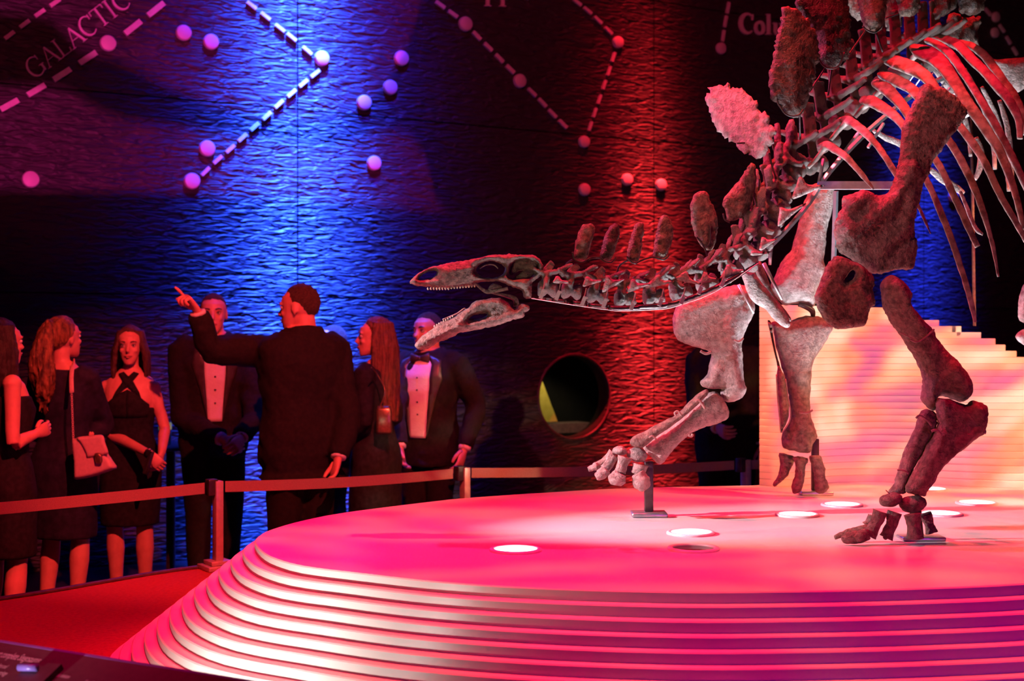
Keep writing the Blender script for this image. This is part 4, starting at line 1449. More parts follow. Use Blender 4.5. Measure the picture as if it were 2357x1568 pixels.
# --- ribs: (points x, y, distance), (half width px, half depth px)
RIBS = [
    ([(1884, 338, 4.98), (1902, 334, 4.93), (1925, 346, 4.88), (1950, 364, 4.84), (1975, 392, 4.80), (1995, 416, 4.78), (2011, 436, 4.77)], [(4, 10), (13, 10), (12, 9), (10, 8), (8.5, 7), (6, 5), (1.5, 2)]),
    ([(1929, 280, 5.02), (1950, 276, 4.97), (1978, 294, 4.90), (2004, 318, 4.84), (2030, 350, 4.79), (2052, 384, 4.76), (2075, 420, 4.74), (2098, 450, 4.74), (2114, 476, 4.74), (2130, 510, 4.74), (2142, 538, 4.75)],
     [(6, 10), (13, 10), (13, 9), (11, 8), (9, 7), (8, 6), (7, 6), (5, 5), (4, 4), (3.5, 3), (1.2, 1.5)]),
    ([(1984, 231, 5.10), (2003, 232, 5.04), (2030, 247, 4.97), (2060, 268, 4.90), (2086, 300, 4.85), (2110, 350, 4.81), (2130, 408, 4.79), (2150, 452, 4.78), (2172, 505, 4.78), (2190, 552, 4.78), (2206, 600, 4.79), (2222, 650, 4.79), (2236, 700, 4.80), (2245, 742, 4.80)],
     [(10, 11), (19, 11), (17, 10), (14, 8), (11, 8), (8, 7), (7.5, 6), (8, 6), (8.5, 6), (8, 6), (7.5, 5), (7, 5), (7, 5), (4, 3)]),
    ([(2014, 190, 5.17), (2034, 200, 5.10), (2058, 222, 5.03), (2082, 250, 4.96), (2110, 295, 4.90), (2140, 348, 4.86), (2168, 392, 4.83), (2190, 440, 4.82), (2212, 485, 4.82), (2232, 530, 4.82), (2250, 568, 4.83)],
     [(12, 12), (20, 12), (18, 10), (15, 9), (12, 8), (9, 7), (8.5, 6), (8.5, 6), (8.5, 6), (8, 6), (7, 5)]),
    ([(2028, 170, 5.23), (2050, 180, 5.16), (2080, 194, 5.08), (2108, 214, 5.00), (2140, 258, 4.94), (2172, 308, 4.89), (2198, 345, 4.87), (2222, 388, 4.86), (2246, 440, 4.85), (2262, 485, 4.85), (2276, 530, 4.86), (2288, 580, 4.87), (2298, 637, 4.88)],
     [(12, 12), (18, 12), (18, 10), (16, 9), (12, 8), (10, 7), (9.5, 7), (9.5, 7), (9, 6), (8, 6), (6, 5), (5, 4), (2.5, 2.5)]),
    ([(2034, 133, 5.30), (2062, 143, 5.23), (2100, 158, 5.14), (2134, 180, 5.06), (2166, 226, 4.99), (2192, 270, 4.95), (2216, 300, 4.92), (2244, 338, 4.90), (2268, 376, 4.89), (2288, 420, 4.89), (2310, 464, 4.89), (2336, 508, 4.90), (2362, 556, 4.92)],
     [(12, 12), (22, 12), (23, 11), (18, 10), (12, 9), (10, 8), (10, 7), (10, 7), (9.5, 7), (9, 6), (8.5, 6), (8, 6), (6, 4)]),
    ([(2100, 108, 5.40), (2122, 118, 5.33), (2150, 132, 5.26), (2176, 158, 5.18), (2200, 194, 5.12), (2226, 236, 5.07), (2252, 272, 5.04), (2276, 308, 5.02), (2298, 342, 5.01), (2316, 384, 5.0), (2332, 430, 5.0), (2346, 480, 5.0), (2356, 530, 5.01)],
     [(10, 12), (26, 12), (27, 11), (22, 10), (18, 9), (15, 9), (14, 8), (13, 8), (12, 7), (11, 7), (9, 6), (8, 6), (6, 5)]),
    ([(2132, 92, 5.46), (2160, 104, 5.39), (2188, 126, 5.31), (2212, 160, 5.24), (2236, 196, 5.18), (2258, 232, 5.14), (2282, 272, 5.11), (2306, 316, 5.09), (2328, 358, 5.08), (2350, 404, 5.08), (2374, 458, 5.09)],
     [(8, 10), (12, 10), (13, 9), (12, 9), (11, 8), (10, 8), (10, 8), (10, 7), (9.5, 7), (9, 6), (8, 6)]),
    ([(2134, 78, 5.52), (2172, 90, 5.45), (2206, 104, 5.37), (2236, 136, 5.29), (2264, 162, 5.23), (2290, 192, 5.19), (2316, 222, 5.16), (2336, 254, 5.14), (2346, 284, 5.13), (2348, 320, 5.12)],
     [(8, 10), (12, 10), (15, 9), (15, 9), (14, 8), (13, 8), (12, 8), (11, 7), (9, 6), (7, 5)]),
    ([(2206, 96, 5.58), (2236, 106, 5.52), (2264, 126, 5.46), (2288, 156, 5.40), (2312, 190, 5.36), (2334, 222, 5.33), (2352, 262, 5.31), (2364, 310, 5.30)],
     [(6, 8), (11, 9), (13, 8), (13, 8), (12, 8), (12, 8), (11, 7), (9, 6)]),
    # ribs of the far side, seen between the near ones
    ([(2010, 300, 5.55), (2040, 318, 5.62), (2070, 330, 5.66), (2096, 352, 5.68), (2104, 380, 5.68), (2084, 402, 5.66)], [(5, 6), (9, 7), (10, 7), (9, 6), (7, 5), (4, 4)]),
    ([(2150, 160, 5.62), (2190, 214, 5.70), (2216, 262, 5.74), (2230, 310, 5.75), (2234, 360, 5.74)], [(6, 6), (8, 6), (8, 6), (7, 5), (5, 5)]),
    ([(2220, 160, 5.72), (2250, 216, 5.78), (2272, 270, 5.80), (2286, 330, 5.80), (2290, 390, 5.79)], [(6, 6), (8, 6), (8, 6), (7, 5), (5, 5)]),
    ([(2260, 200, 5.75), (2290, 260, 5.80), (2308, 320, 5.82), (2318, 390, 5.82), (2322, 440, 5.80)], [(5, 6), (7, 6), (7, 6), (6, 5), (5, 5)]),
    ([(2300, 230, 5.5), (2318, 290, 5.5), (2326, 350, 5.5), (2330, 430, 5.5)], [(6, 6), (8, 6), (8, 6), (5, 5)]),
    ([(2140, 390, 5.60), (2168, 412, 5.62), (2196, 430, 5.63), (2218, 446, 5.63)], [(7, 6), (11, 8), (12, 8), (6, 5)]),
    ([(2246, 316, 5.66), (2258, 350, 5.66), (2254, 390, 5.66), (2244, 414, 5.66)], [(6, 5), (9, 7), (9, 7), (5, 5)]),
    ([(2210, 440, 5.05), (2226, 480, 5.05), (2246, 526, 5.05), (2262, 540, 5.06)], [(4, 4), (6, 4), (6, 4), (4, 3)]),
]
for pts, rad in RIBS:
    mb = MB()
    rad = [(a * (0.80 if i < 5 else 0.95), b * 0.55) for i, (a, b) in enumerate(rad)]
    ptube(mb, pts, rad, n=14, smooth=5, power=3.2)
    mb.build('rib', M['rib'] if len(pts) > 6 else BP, dino, noise=(0.005, 0.03))
# rib heads: second fork reaching down to the vertebra
for f_ in ([(1902, 336, 4.93), (1890, 352, 4.96), (1874, 372, 4.98), (1860, 386, 4.99)], [(1950, 280, 4.97), (1930, 300, 5.0), (1912, 322, 5.02)], [(2003, 236, 5.04), (1985, 250, 5.08), (1968, 270, 5.1)],
           [(2034, 204, 5.1), (2018, 216, 5.14), (2006, 230, 5.16)], [(2110, 124, 5.36), (2094, 142, 5.4), (2084, 150, 5.42)]):
    mb = MB()
    ptube(mb, f_, [8, 6, 5, 4][:len(f_)], n=8, smooth=4)
    mb.build('rib_head', M['rib'], dino, noise=(0.005, 0.03))

# --- shoulder girdle and near fore limb
q1 = lambda p: zo((1840, 160), 3.0155, p)
c3 = lambda p: zo((1720, 440), 3.5625, p)
h5 = lambda p: zo((1860, 620), 2.376, p)
scap = q1([(850, 115), (890, 108), (930, 125), (990, 125), (1040, 165), (1100, 200), (1150, 260), (1163, 300), (1130, 370), (1080, 430), (1030, 500), (990, 560), (940, 620), (910, 680), (870, 780), (835, 900), (815, 960), (805, 1040), (800, 1130), (820, 1220), (805, 1320),
           (785, 1390), (700, 1390), (600, 1410), (560, 1425), (490, 1410), (430, 1360), (350, 1310), (270, 1260), (255, 1200), (240, 1110), (260, 1020), (295, 960), (300, 890), (370, 860), (430, 835), (490, 850), (560, 870), (620, 850), (660, 740), (690, 600), (700, 480), (720, 380), (760, 300), (800, 210)])
bone('scapula', scap, 4.62, 0.034, M['bone'], res=4, R=34, noise=[(0.014, 0.05), (0.009, 0.016), (0.006, 0.008)], tilt=(0.00025, 0.0001),
     ridges=[(q1([(330, 1130), (470, 1050), (620, 930), (760, 700)]), 0.022, 18), (q1([(560, 1250), (720, 1120), (760, 900)]), 0.016, 16), (q1([(320, 960), (420, 900)]), 0.014, 12)])
cora = c3([(730, 530), (800, 545), (850, 565), (930, 600), (1000, 660), (1030, 700), (1045, 760), (1030, 800), (1050, 900), (1045, 940), (1010, 960), (990, 1030), (970, 1100), (900, 1120), (800, 1135), (720, 1120), (650, 1080), (600, 1010), (565, 940), (555, 860), (580, 780), (620, 690), (640, 620), (690, 560)])
chole = c3([(800, 725), (840, 662), (872, 652), (880, 690), (850, 730), (812, 748)])
bone('coracoid', cora, 4.55, 0.026, BR, holes=[chole], res=4, R=26, noise=[(0.008, 0.04), (0.008, 0.012)], tilt=(0.0002, 0), ridges=[(c3([(930, 620), (900, 800), (960, 940)]), 0.016, 14)])
hum = h5([(395, 90), (410, 55), (450, 32), (490, 45), (540, 90), (565, 140), (560, 190), (600, 240), (640, 290), (680, 330), (700, 380), (760, 450), (820, 510), (870, 570), (893, 630), (885, 690), (840, 725), (790, 715), (735, 695), (705, 705), (690, 770), (640, 745), (617, 710), (630, 650), (625, 590),
          (600, 520), (560, 450), (520, 380), (490, 340), (440, 270), (410, 190), (400, 130)])
bone('humerus', hum, 4.56, 0.060, BM, res=4, R=30, noise=[(0.010, 0.05), (0.007, 0.014)],
     ridges=[(h5([(460, 70), (520, 200), (600, 320)]), 0.020, 16), (h5([(780, 560), (820, 640)]), 0.026, 22), (h5([(650, 640), (650, 700)]), 0.014, 10)])
uln = h5([(700, 712), (750, 705), (860, 740), (900, 718), (970, 740), (985, 790), (970, 860), (960, 905), (930, 920), (880, 960), (800, 1020), (740, 1080), (700, 1140), (670, 1190), (650, 1220), (635, 1245), (540, 1225), (530, 1190), (545, 1160), (590, 1080), (630, 1000), (680, 910), (710, 850), (700, 790)])
bone('ulna', uln, 4.50, 0.042, BM, res=4, R=26, noise=[(0.008, 0.05), (0.007, 0.014)], ridges=[(h5([(900, 740), (940, 850), (760, 1040)]), 0.016, 12), (h5([(730, 730), (700, 950), (590, 1170)]), 0.012, 12)])
rad = h5([(625, 770), (660, 765), (700, 790), (705, 830), (690, 900), (640, 990), (590, 1070), (560, 1130), (540, 1190), (520, 1230), (440, 1222), (470, 1170), (490, 1100), (510, 1040), (530, 980), (560, 920), (590, 850), (605, 800)])
bone('radius', rad, 4.54, 0.032, BM, res=4, R=18, noise=[(0.006, 0.04), (0.006, 0.014)])
for (cx, cy, rx, ry, rot) in [(455, 1258, 64, 38, -12), (575, 1280, 78, 46, -8)]:
    c = P(*h5([(cx, cy)])[0], 4.49)
    k = 4.49 / F / 2.376
    mb = MB()
    mb.ell(c, (rx * k, 0.032, ry * k), rot=Matrix.Rotation(math.radians(rot), 4, 'Y'), nu=20, nv=14)
    mb.build('carpal', BM, dino, noise=[(0.014, 0.05), (0.005, 0.015)])
dig = [
    ([(395, 1325), (370, 1390), (335, 1460)], [(34, 30), (26, 26), (32, 30)], 4.47), ([(325, 1447), (275, 1466), (215, 1474), (185, 1480)], [(26, 26), (28, 26), (24, 22), (14, 12)], 4.45), ([(330, 1420), (280, 1430), (210, 1445), (145, 1468)], [(20, 20), (22, 20), (20, 18), (10, 10)], 4.52),
    ([(475, 1330), (455, 1400), (425, 1470)], [(32, 28), (23, 23), (34, 28)], 4.48), ([(570, 1338), (580, 1400), (585, 1475)], [(42, 34), (30, 28), (42, 34)], 4.45), ([(640, 1340), (660, 1390), (675, 1440)], [(28, 26), (20, 20), (28, 24)], 4.52),
    ([(350, 1350), (330, 1385), (315, 1400)], [(20, 18), (16, 16), (18, 16)], 4.56), ([(300, 1445), (285, 1465), (262, 1478)], [(18, 18), (20, 18), (16, 14)], 4.43), ([(428, 1450), (428, 1465), (434, 1474)], [(20, 18), (18, 16), (8, 8)], 4.47), ([(590, 1450), (590, 1465), (592, 1476)], [(26, 24), (22, 20), (10, 10)], 4.44)]
for pts, rr, d in dig:
    mb = MB()
    ptube(mb, [(*h5([p])[0], d) for p in pts], [(a * 1.22 / 2.376, b * 1.2 / 2.376) for a, b in rr], n=14, smooth=5)
    mb.build('finger_bone', BM, dino, noise=[(0.012, 0.035), (0.005, 0.012)])
# painted clamps round the limb bones
clamps = [([(560, 385), (600, 398), (650, 365), (690, 328)], 4.48, 5), ([(500, 345), (535, 362), (570, 380)], 4.48, 4), ([(590, 815), (610, 800), (650, 825), (675, 855)], 4.48, 6), ([(675, 885), (705, 880), (728, 905)], 4.44, 7),
          ([(488, 1098), (520, 1100), (550, 1118)], 4.49, 5), ([(950, 880), (968, 885), (965, 900)], 4.46, 7), ([(690, 1130), (696, 1145), (680, 1160)], 4.47, 7), ([(425, 1208), (445, 1228)], 4.45, 3)]
for pts, d, w in clamps:
    mb = MB()
    ptube(mb, [(*h5([p])[0], d) for p in pts], [w / 2.376] * len(pts), n=8, smooth=4)
    mb.build('clamp', M['wire'], dino)

# --- far fore limb, stepping forward on its stand
r2 = lambda p: zo((1320, 640), 2.704, p)
fh = r2([(615, 300), (625, 220), (660, 160), (720, 130), (800, 100), (900, 70), (1000, 45), (1060, 45), (1110, 90), (1130, 170), (1115, 240), (1080, 310), (1060, 370), (1050, 440), (1055, 560), (1065, 640), (1080, 690), (1060, 740), (1010, 765), (950, 772), (915, 725), (920, 690), (850, 690), (800, 672),
          (790, 640), (830, 600), (850, 530), (855, 470), (790, 440), (700, 410), (640, 370)])
bone('humerus', fh, 5.18, 0.050, BP, res=4, R=32, noise=[(0.010, 0.06), (0.006, 0.014)], tilt=(0.0002, 0), ridges=[(r2([(980, 120), (960, 400), (1020, 680)]), 0.022, 18), (r2([(840, 620), (880, 560)]), 0.014, 12)])
fu = r2([(850, 710), (900, 718), (960, 800), (965, 860), (940, 890), (850, 920), (770, 950), (720, 980), (650, 1040), (600, 1100), (560, 1150), (530, 1160), (480, 1110), (430, 1050), (500, 990), (600, 930), (680, 860), (760, 790), (800, 750)])
bone('ulna', fu, 5.16, 0.040, BP, res=4, R=24, noise=[(0.008, 0.05), (0.006, 0.014)], ridges=[(r2([(880, 740), (700, 930), (530, 1100)]), 0.012, 14)])
fr = r2([(350, 1030), (370, 990), (450, 950), (560, 890), (640, 850), (720, 770), (790, 710), (830, 692), (840, 702), (830, 732), (760, 802), (680, 872), (600, 932), (520, 985), (450, 1045), (400, 1060)])
bone('radius', fr, 5.10, 0.026, BM, res=5, R=14, noise=(0.005, 0.03))
for (cx, cy, rx, ry) in [(290, 1075, 42, 30), (395, 1102, 66, 44)]:
    k = 5.12 / F / 2.704
    mb = MB()
    mb.ell(P(*r2([(cx, cy)])[0], 5.12), (rx * k, 0.030, ry * k), rot=Matrix.Rotation(math.radians(8), 4, 'Y'), nu=20, nv=14)
    mb.build('carpal', BP, dino, noise=[(0.014, 0.05), (0.005, 0.015)])
dig2 = [([(245, 1085), (190, 1140), (140, 1180)], [(26, 24), (18, 18), (24, 20)], 5.16), ([(145, 1178), (115, 1185), (92, 1192)], [(20, 18), (18, 16), (12, 12)], 5.14),
        ([(255, 1105), (225, 1150), (195, 1190)], [(32, 28), (26, 24), (30, 26)], 5.12), ([(200, 1190), (170, 1225), (140, 1240)], [(30, 26), (32, 26), (18, 18)], 5.09),
        ([(318, 1115), (305, 1160), (290, 1210)], [(40, 34), (28, 26), (34, 30)], 5.08), ([(290, 1215), (270, 1255), (262, 1290)], [(34, 30), (50, 30), (28, 20)], 5.06),
        ([(415, 1160), (405, 1200), (395, 1225)], [(46, 38), (36, 32), (38, 34)], 5.08), ([(395, 1215), (425, 1270), (455, 1310)], [(36, 30), (50, 36), (30, 26)], 5.06)]
for pts, rr, d in dig2:
    mb = MB()
    ptube(mb, [(*r2([p])[0], d) for p in pts], [(a * 1.15 / 2.704, b * 1.15 / 2.704) for a, b in rr], n=14, smooth=5)
    mb.build('finger_bone', BP, dino, noise=[(0.012, 0.035), (0.005, 0.012)])
for pts, d, w in [([(640, 860), (630, 840), (650, 830), (675, 860)], 5.06, 7), ([(760, 770), (785, 765), (820, 815)], 5.06, 8), ([(470, 995), (490, 985), (515, 1005)], 5.05, 6), ([(715, 980), (735, 985), (742, 970)], 5.08, 8),
                  ([(1000, 385), (1030, 398), (1058, 375)], 5.08, 7), ([(790, 455), (825, 472), (860, 460)], 5.1, 9)]:
    mb = MB()
    ptube(mb, [(*r2([p])[0], d) for p in pts], [w / 2.704] * len(pts), n=8, smooth=4)
    mb.build('clamp', M['wire'], dino)
# clavicle-like far coracoid hanging below the neck base, and a split bone beside it
bone('coracoid', c3([(-60, 640), (0, 655), (40, 640), (110, 740), (200, 850), (300, 975), (350, 1065), (345, 1112), (295, 1115), (220, 1050), (150, 975), (60, 915), (0, 830)]), 4.98, 0.022, BP, res=5, R=18, noise=[(0.006, 0.04)])
bone('breast_bone', c3([(60, 620), (105, 570), (150, 660), (200, 800), (270, 920), (360, 1040), (340, 1070), (250, 960), (150, 840), (100, 740)]), 5.04, 0.018, BM, res=5, R=12, noise=[(0.006, 0.04)])

# --- far hind limb seen under the rib cage
fem = c3([(540, -60), (700, -60), (712, 0), (705, 100), (680, 200), (650, 330), (642, 450), (625, 560), (640, 640), (610, 720), (580, 800), (565, 900), (530, 960), (470, 935), (380, 928), (300, 940), (215, 835), (190, 790), (240, 660), (300, 550), (360, 480), (400, 350), (430, 200), (480, 60)])
bone('femur', fem, 5.86, 0.070, BP, res=6, R=34, noise=[(0.010, 0.08), (0.006, 0.02)], ridges=[(c3([(440, 160), (440, 420)]), -0.010, 4), (c3([(560, 60), (560, 300)]), -0.010, 4), (c3([(300, 700), (420, 860)]), 0.014, 24)])
t4 = lambda p: zo((1740, 860), 5.058, p)
tib = c3([(200, 1075), (350, 1062), (480, 1025), (600, 1032), (705, 1105), (665, 1200), (600, 1300), (550, 1380), (525, 1470)]) + t4([(645, 0), (638, 200), (635, 420), (655, 560), (705, 690), (715, 740), (660, 820), (640, 900), (600, 925), (450, 900), (315, 862), (300, 780), (312, 700), (385, 560), (400, 440), (372, 250), (345, 60)]) + c3([(285, 1450), (242, 1300), (212, 1150)])
bone('tibia', tib, 5.84, 0.055, BM, res=6, R=28, noise=[(0.012, 0.06), (0.006, 0.018)], ridges=[(c3([(480, 1150), (420, 1500)]), 0.012, 18), (t4([(330, 780), (480, 850), (640, 840)]), 0.014, 8)])
fib = c3([(168, 1058), (200, 1080), (215, 1200), (240, 1330), (275, 1450)]) + t4([(335, 40), (352, 150), (380, 300), (385, 430), (370, 540), (320, 640), (292, 690), (275, 560), (262, 380), (248, 180), (240, 20)]) + c3([(245, 1430), (215, 1300), (190, 1180), (175, 1110)])
bone('fibula', fib, 5.80, 0.022, BM, res=5, R=9, noise=(0.006, 0.03))
for pts in ([(300, 690), (390, 560), (400, 430), (370, 250), (345, 60)], [(290, 690), (272, 480), (250, 250), (238, 10)]):
    mb = MB()
    ptube(mb, [(*t4([p])[0], 5.76) for p in pts], [1.5] * len(pts), n=6, smooth=4)
    mb.build('mount_wire', M['wire'], dino)
for ol, d in [([(275, 930), (430, 960), (440, 1030), (400, 1120), (370, 1190), (300, 1260), (215, 1310), (200, 1270), (260, 1170), (280, 1060)], 5.86), ([(430, 970), (600, 990), (578, 1100), (565, 1230), (540, 1330), (500, 1390), (430, 1390), (415, 1300), (455, 1180), (450, 1050)], 5.80),
              ([(620, 960), (740, 950), (770, 1000), (800, 1090), (810, 1200), (855, 1300), (830, 1370), (760, 1400), (690, 1360), (680, 1200), (650, 1080)], 5.78)]:
    bone('toe_bone', t4(ol), d, 0.026, BM, res=4, R=11, noise=[(0.012, 0.03), (0.005, 0.012)])
for pts, d, w in [([(505, 455), (600, 460), (660, 425)], 5.76, 12)]:
    mb = MB()
    ptube(mb, [(*t4([p])[0], d) for p in pts], [w / 5.058] * len(pts), n=8, smooth=4)
    mb.build('clamp', M['wire'], dino)
mb = MB()
ptube(mb, [(*c3([(420, 930)])[0], 5.82), (*c3([(470, 945)])[0], 5.82), (*c3([(530, 980)])[0], 5.83), (*c3([(540, 1030)])[0], 5.84)], [5, 6, 7, 5], n=10, smooth=4)
mb.build('knee_joint', M['dark_steel'], dino)
# hip blade and tail-end pieces at the right frame edge
bone('ilium', z8([(2030, 520), (2150, 522), (2357, 500), (2520, 470), (2600, 520), (2580, 700), (2460, 760), (2357, 782), (2290, 812), (2220, 765), (2130, 650)]), 5.95, 0.045, BP, res=6, R=24, noise=[(0.010, 0.06)])
bone('pubis', [(2357, 655), (2345, 690), (2343, 728), (2352, 742), (2380, 748), (2400, 700), (2390, 640)], 5.3, 0.03, BP, res=5, R=12)
bone('femur', [(2338, 776), (2350, 760), (2375, 755), (2410, 760), (2420, 790), (2390, 800), (2356, 794)], 5.3, 0.04, BP, res=5, R=14)

# --- steel armature
mb = MB()
ptube(mb, [(1742, 596, 4.88), (1800, 540, 4.92), (1862, 468, 4.96), (1900, 408, 5.0), (1950, 350, 5.06), (2000, 300, 5.13), (2060, 250, 5.22), (2120, 205, 5.32), (2180, 175, 5.44)], [(6, 4)] * 9, n=4, smooth=3)
mb.build('spine_bar', M['steel'], dino, smooth=False)
mb = MB()
mb.box(P(1985, 427, 4.98), (0.34, 0.02, 0.030))
mb.build('cross_bar', M['steel'], dino, smooth=False)
for k in range(7):
    x = 2110 + k * 13
    y = 140 + k * 11
    mb = MB()
    ptube(mb, [(x - 16, y + 46, 5.50), (x + 12, y + 6, 5.46)], [2.0, 2.0], n=6, smooth=0)
    mb.build('armature_rod', M['steel'], dino)
for (a, b, w) in [((1885, 420, 4.98), (1896, 366, 5.0), 4), ((1905, 400, 5.04), (1976, 306, 5.12), 4), ((1998, 340, 5.2), (2034, 284, 5.24), 4), ((2196, 214, 5.42), (2228, 268, 5.44), 7), ((2226, 258, 5.42), (2256, 262, 5.44), 6), ((1924, 440, 5.5), (1916, 700, 5.6), 6)]:
    mb = MB()
    ptube(mb, [a, b], [(w, w), (w, w)], n=4, smooth=0)
    mb.build('strut', M['steel'], dino, smooth=False)
# orange-lit strap and small pins below the neck base
for (a, b, w) in [((1758, 606, 5.0), (1800, 690, 5.02), 5), ((1774, 560, 5.0), (1772, 610, 5.0), 6), ((1700, 655, 5.1), (1735, 722, 5.1), 4)]:
    mb = MB()
    ptube(mb, [a, b], [w, w * 0.6], n=8, smooth=0)
    mb.build('mount_strap', M['steel'], dino)
# stands
for (x, y0, y1, w, d, bw) in [(1493, 1062, 1186, 10, 5.19, 41)]:
    k = d / F
    base = P(x, 1190, d)
    mb = MB()
    mb.box((base.x, base.y, PZ + 0.010), (bw * 2 * k, 0.11, 0.018))
    pl = mb.build('stand_plate', M['steel'], dino, smooth=False, bevel=0.006)
    top = P(x, y0, d)
    mb = MB()
    mb.box((base.x, base.y, (PZ + 0.02 + top.z) / 2), (w * 2 * k, 0.034, top.z - PZ - 0.02))
    mb.build('stand_post', M['dark_steel'], dino, smooth=False, bevel=0.003)
d = 5.92
b = P(1877, 1143, d)
MB().box((b.x, b.y, PZ + 0.010), (0.145, 0.10, 0.018)).build('stand_plate', M['steel'], dino, smooth=False, bevel=0.005)
tp = P(1877, 1010, d)
MB().box((b.x - 0.002, b.y, (PZ + 0.02 + tp.z) / 2), (0.032, 0.03, tp.z - PZ - 0.02)).build('stand_post', M['dark_steel'], dino, smooth=False, bevel=0.003)
d = 4.58
b = P(2120, 1246, d)
MB().box((b.x, b.y, PZ + 0.008), (0.15, 0.09, 0.014)).build('stand_plate', M['steel'], dino, smooth=False, bevel=0.005)
mb = MB()
ptube(mb, [(2112, 1150, 4.58), (2116, 1200, 4.58), (2120, 1240, 4.58)], [7, 7, 7], n=10, smooth=2)
mb.build('stand_post', M['dark_steel'], dino)
# tall rod behind, standing on the backdrop
rb = P(2208, 752, 6.95)
mb = MB()
mb.tube([(rb.x, 6.72, 1.625), (rb.x - 0.02, 6.72, 2.9)], [0.008, 0.008], n=10)
mb.build('support_rod', M['wire'], dino)
# ------------------------------------------------------------------ people
TM = [(0.78, 0.150, 0.105, 0, 0.005), (0.86, 0.172, 0.118, 0, 0.01), (0.94, 0.172, 0.116, 0, 0.01), (1.04, 0.158, 0.106, 0, 0.0), (1.12, 0.158, 0.106, 0, -0.002), (1.22, 0.172, 0.116, 0, 0.0), (1.32, 0.184, 0.120, 0, 0.006),
      (1.39, 0.184, 0.104, 0, 0.012), (1.43, 0.160, 0.084, 0, 0.016), (1.465, 0.105, 0.068, 0, 0.018), (1.50, 0.058, 0.058, 0, 0.018)]
TF = [(0.78, 0.155, 0.112, 0, 0.005), (0.87, 0.176, 0.125, 0, 0.01), (0.95, 0.165, 0.115, 0, 0.012), (1.05, 0.128, 0.092, 0, 0.0), (1.11, 0.124, 0.090, 0, -0.002), (1.20, 0.140, 0.108, 0, -0.008), (1.27, 0.150, 0.118, 0, -0.010),
      (1.35, 0.150, 0.094, 0, 0.006), (1.40, 0.140, 0.078, 0, 0.012), (1.435, 0.095, 0.062, 0, 0.016), (1.48, 0.048, 0.050, 0, 0.018)]


def grow(secs, g, z0=None, z1=None):
    out = [(s[0], s[1] + g, s[2] + g, s[3], s[4]) for s in secs if (z0 is None or s[0] >= z0 - 1e-6) and (z1 is None or s[0] <= z1 + 1e-6)]
    return out


def lin(poly, sp):
    out = []
    n = len(poly)
    for i in range(n):
        a, b = np.array(poly[i], float), np.array(poly[(i + 1) % n], float)
        m = max(1, int(np.linalg.norm(b - a) / sp))
        out += [a + (b - a) * j / m for j in range(m)]
    return out


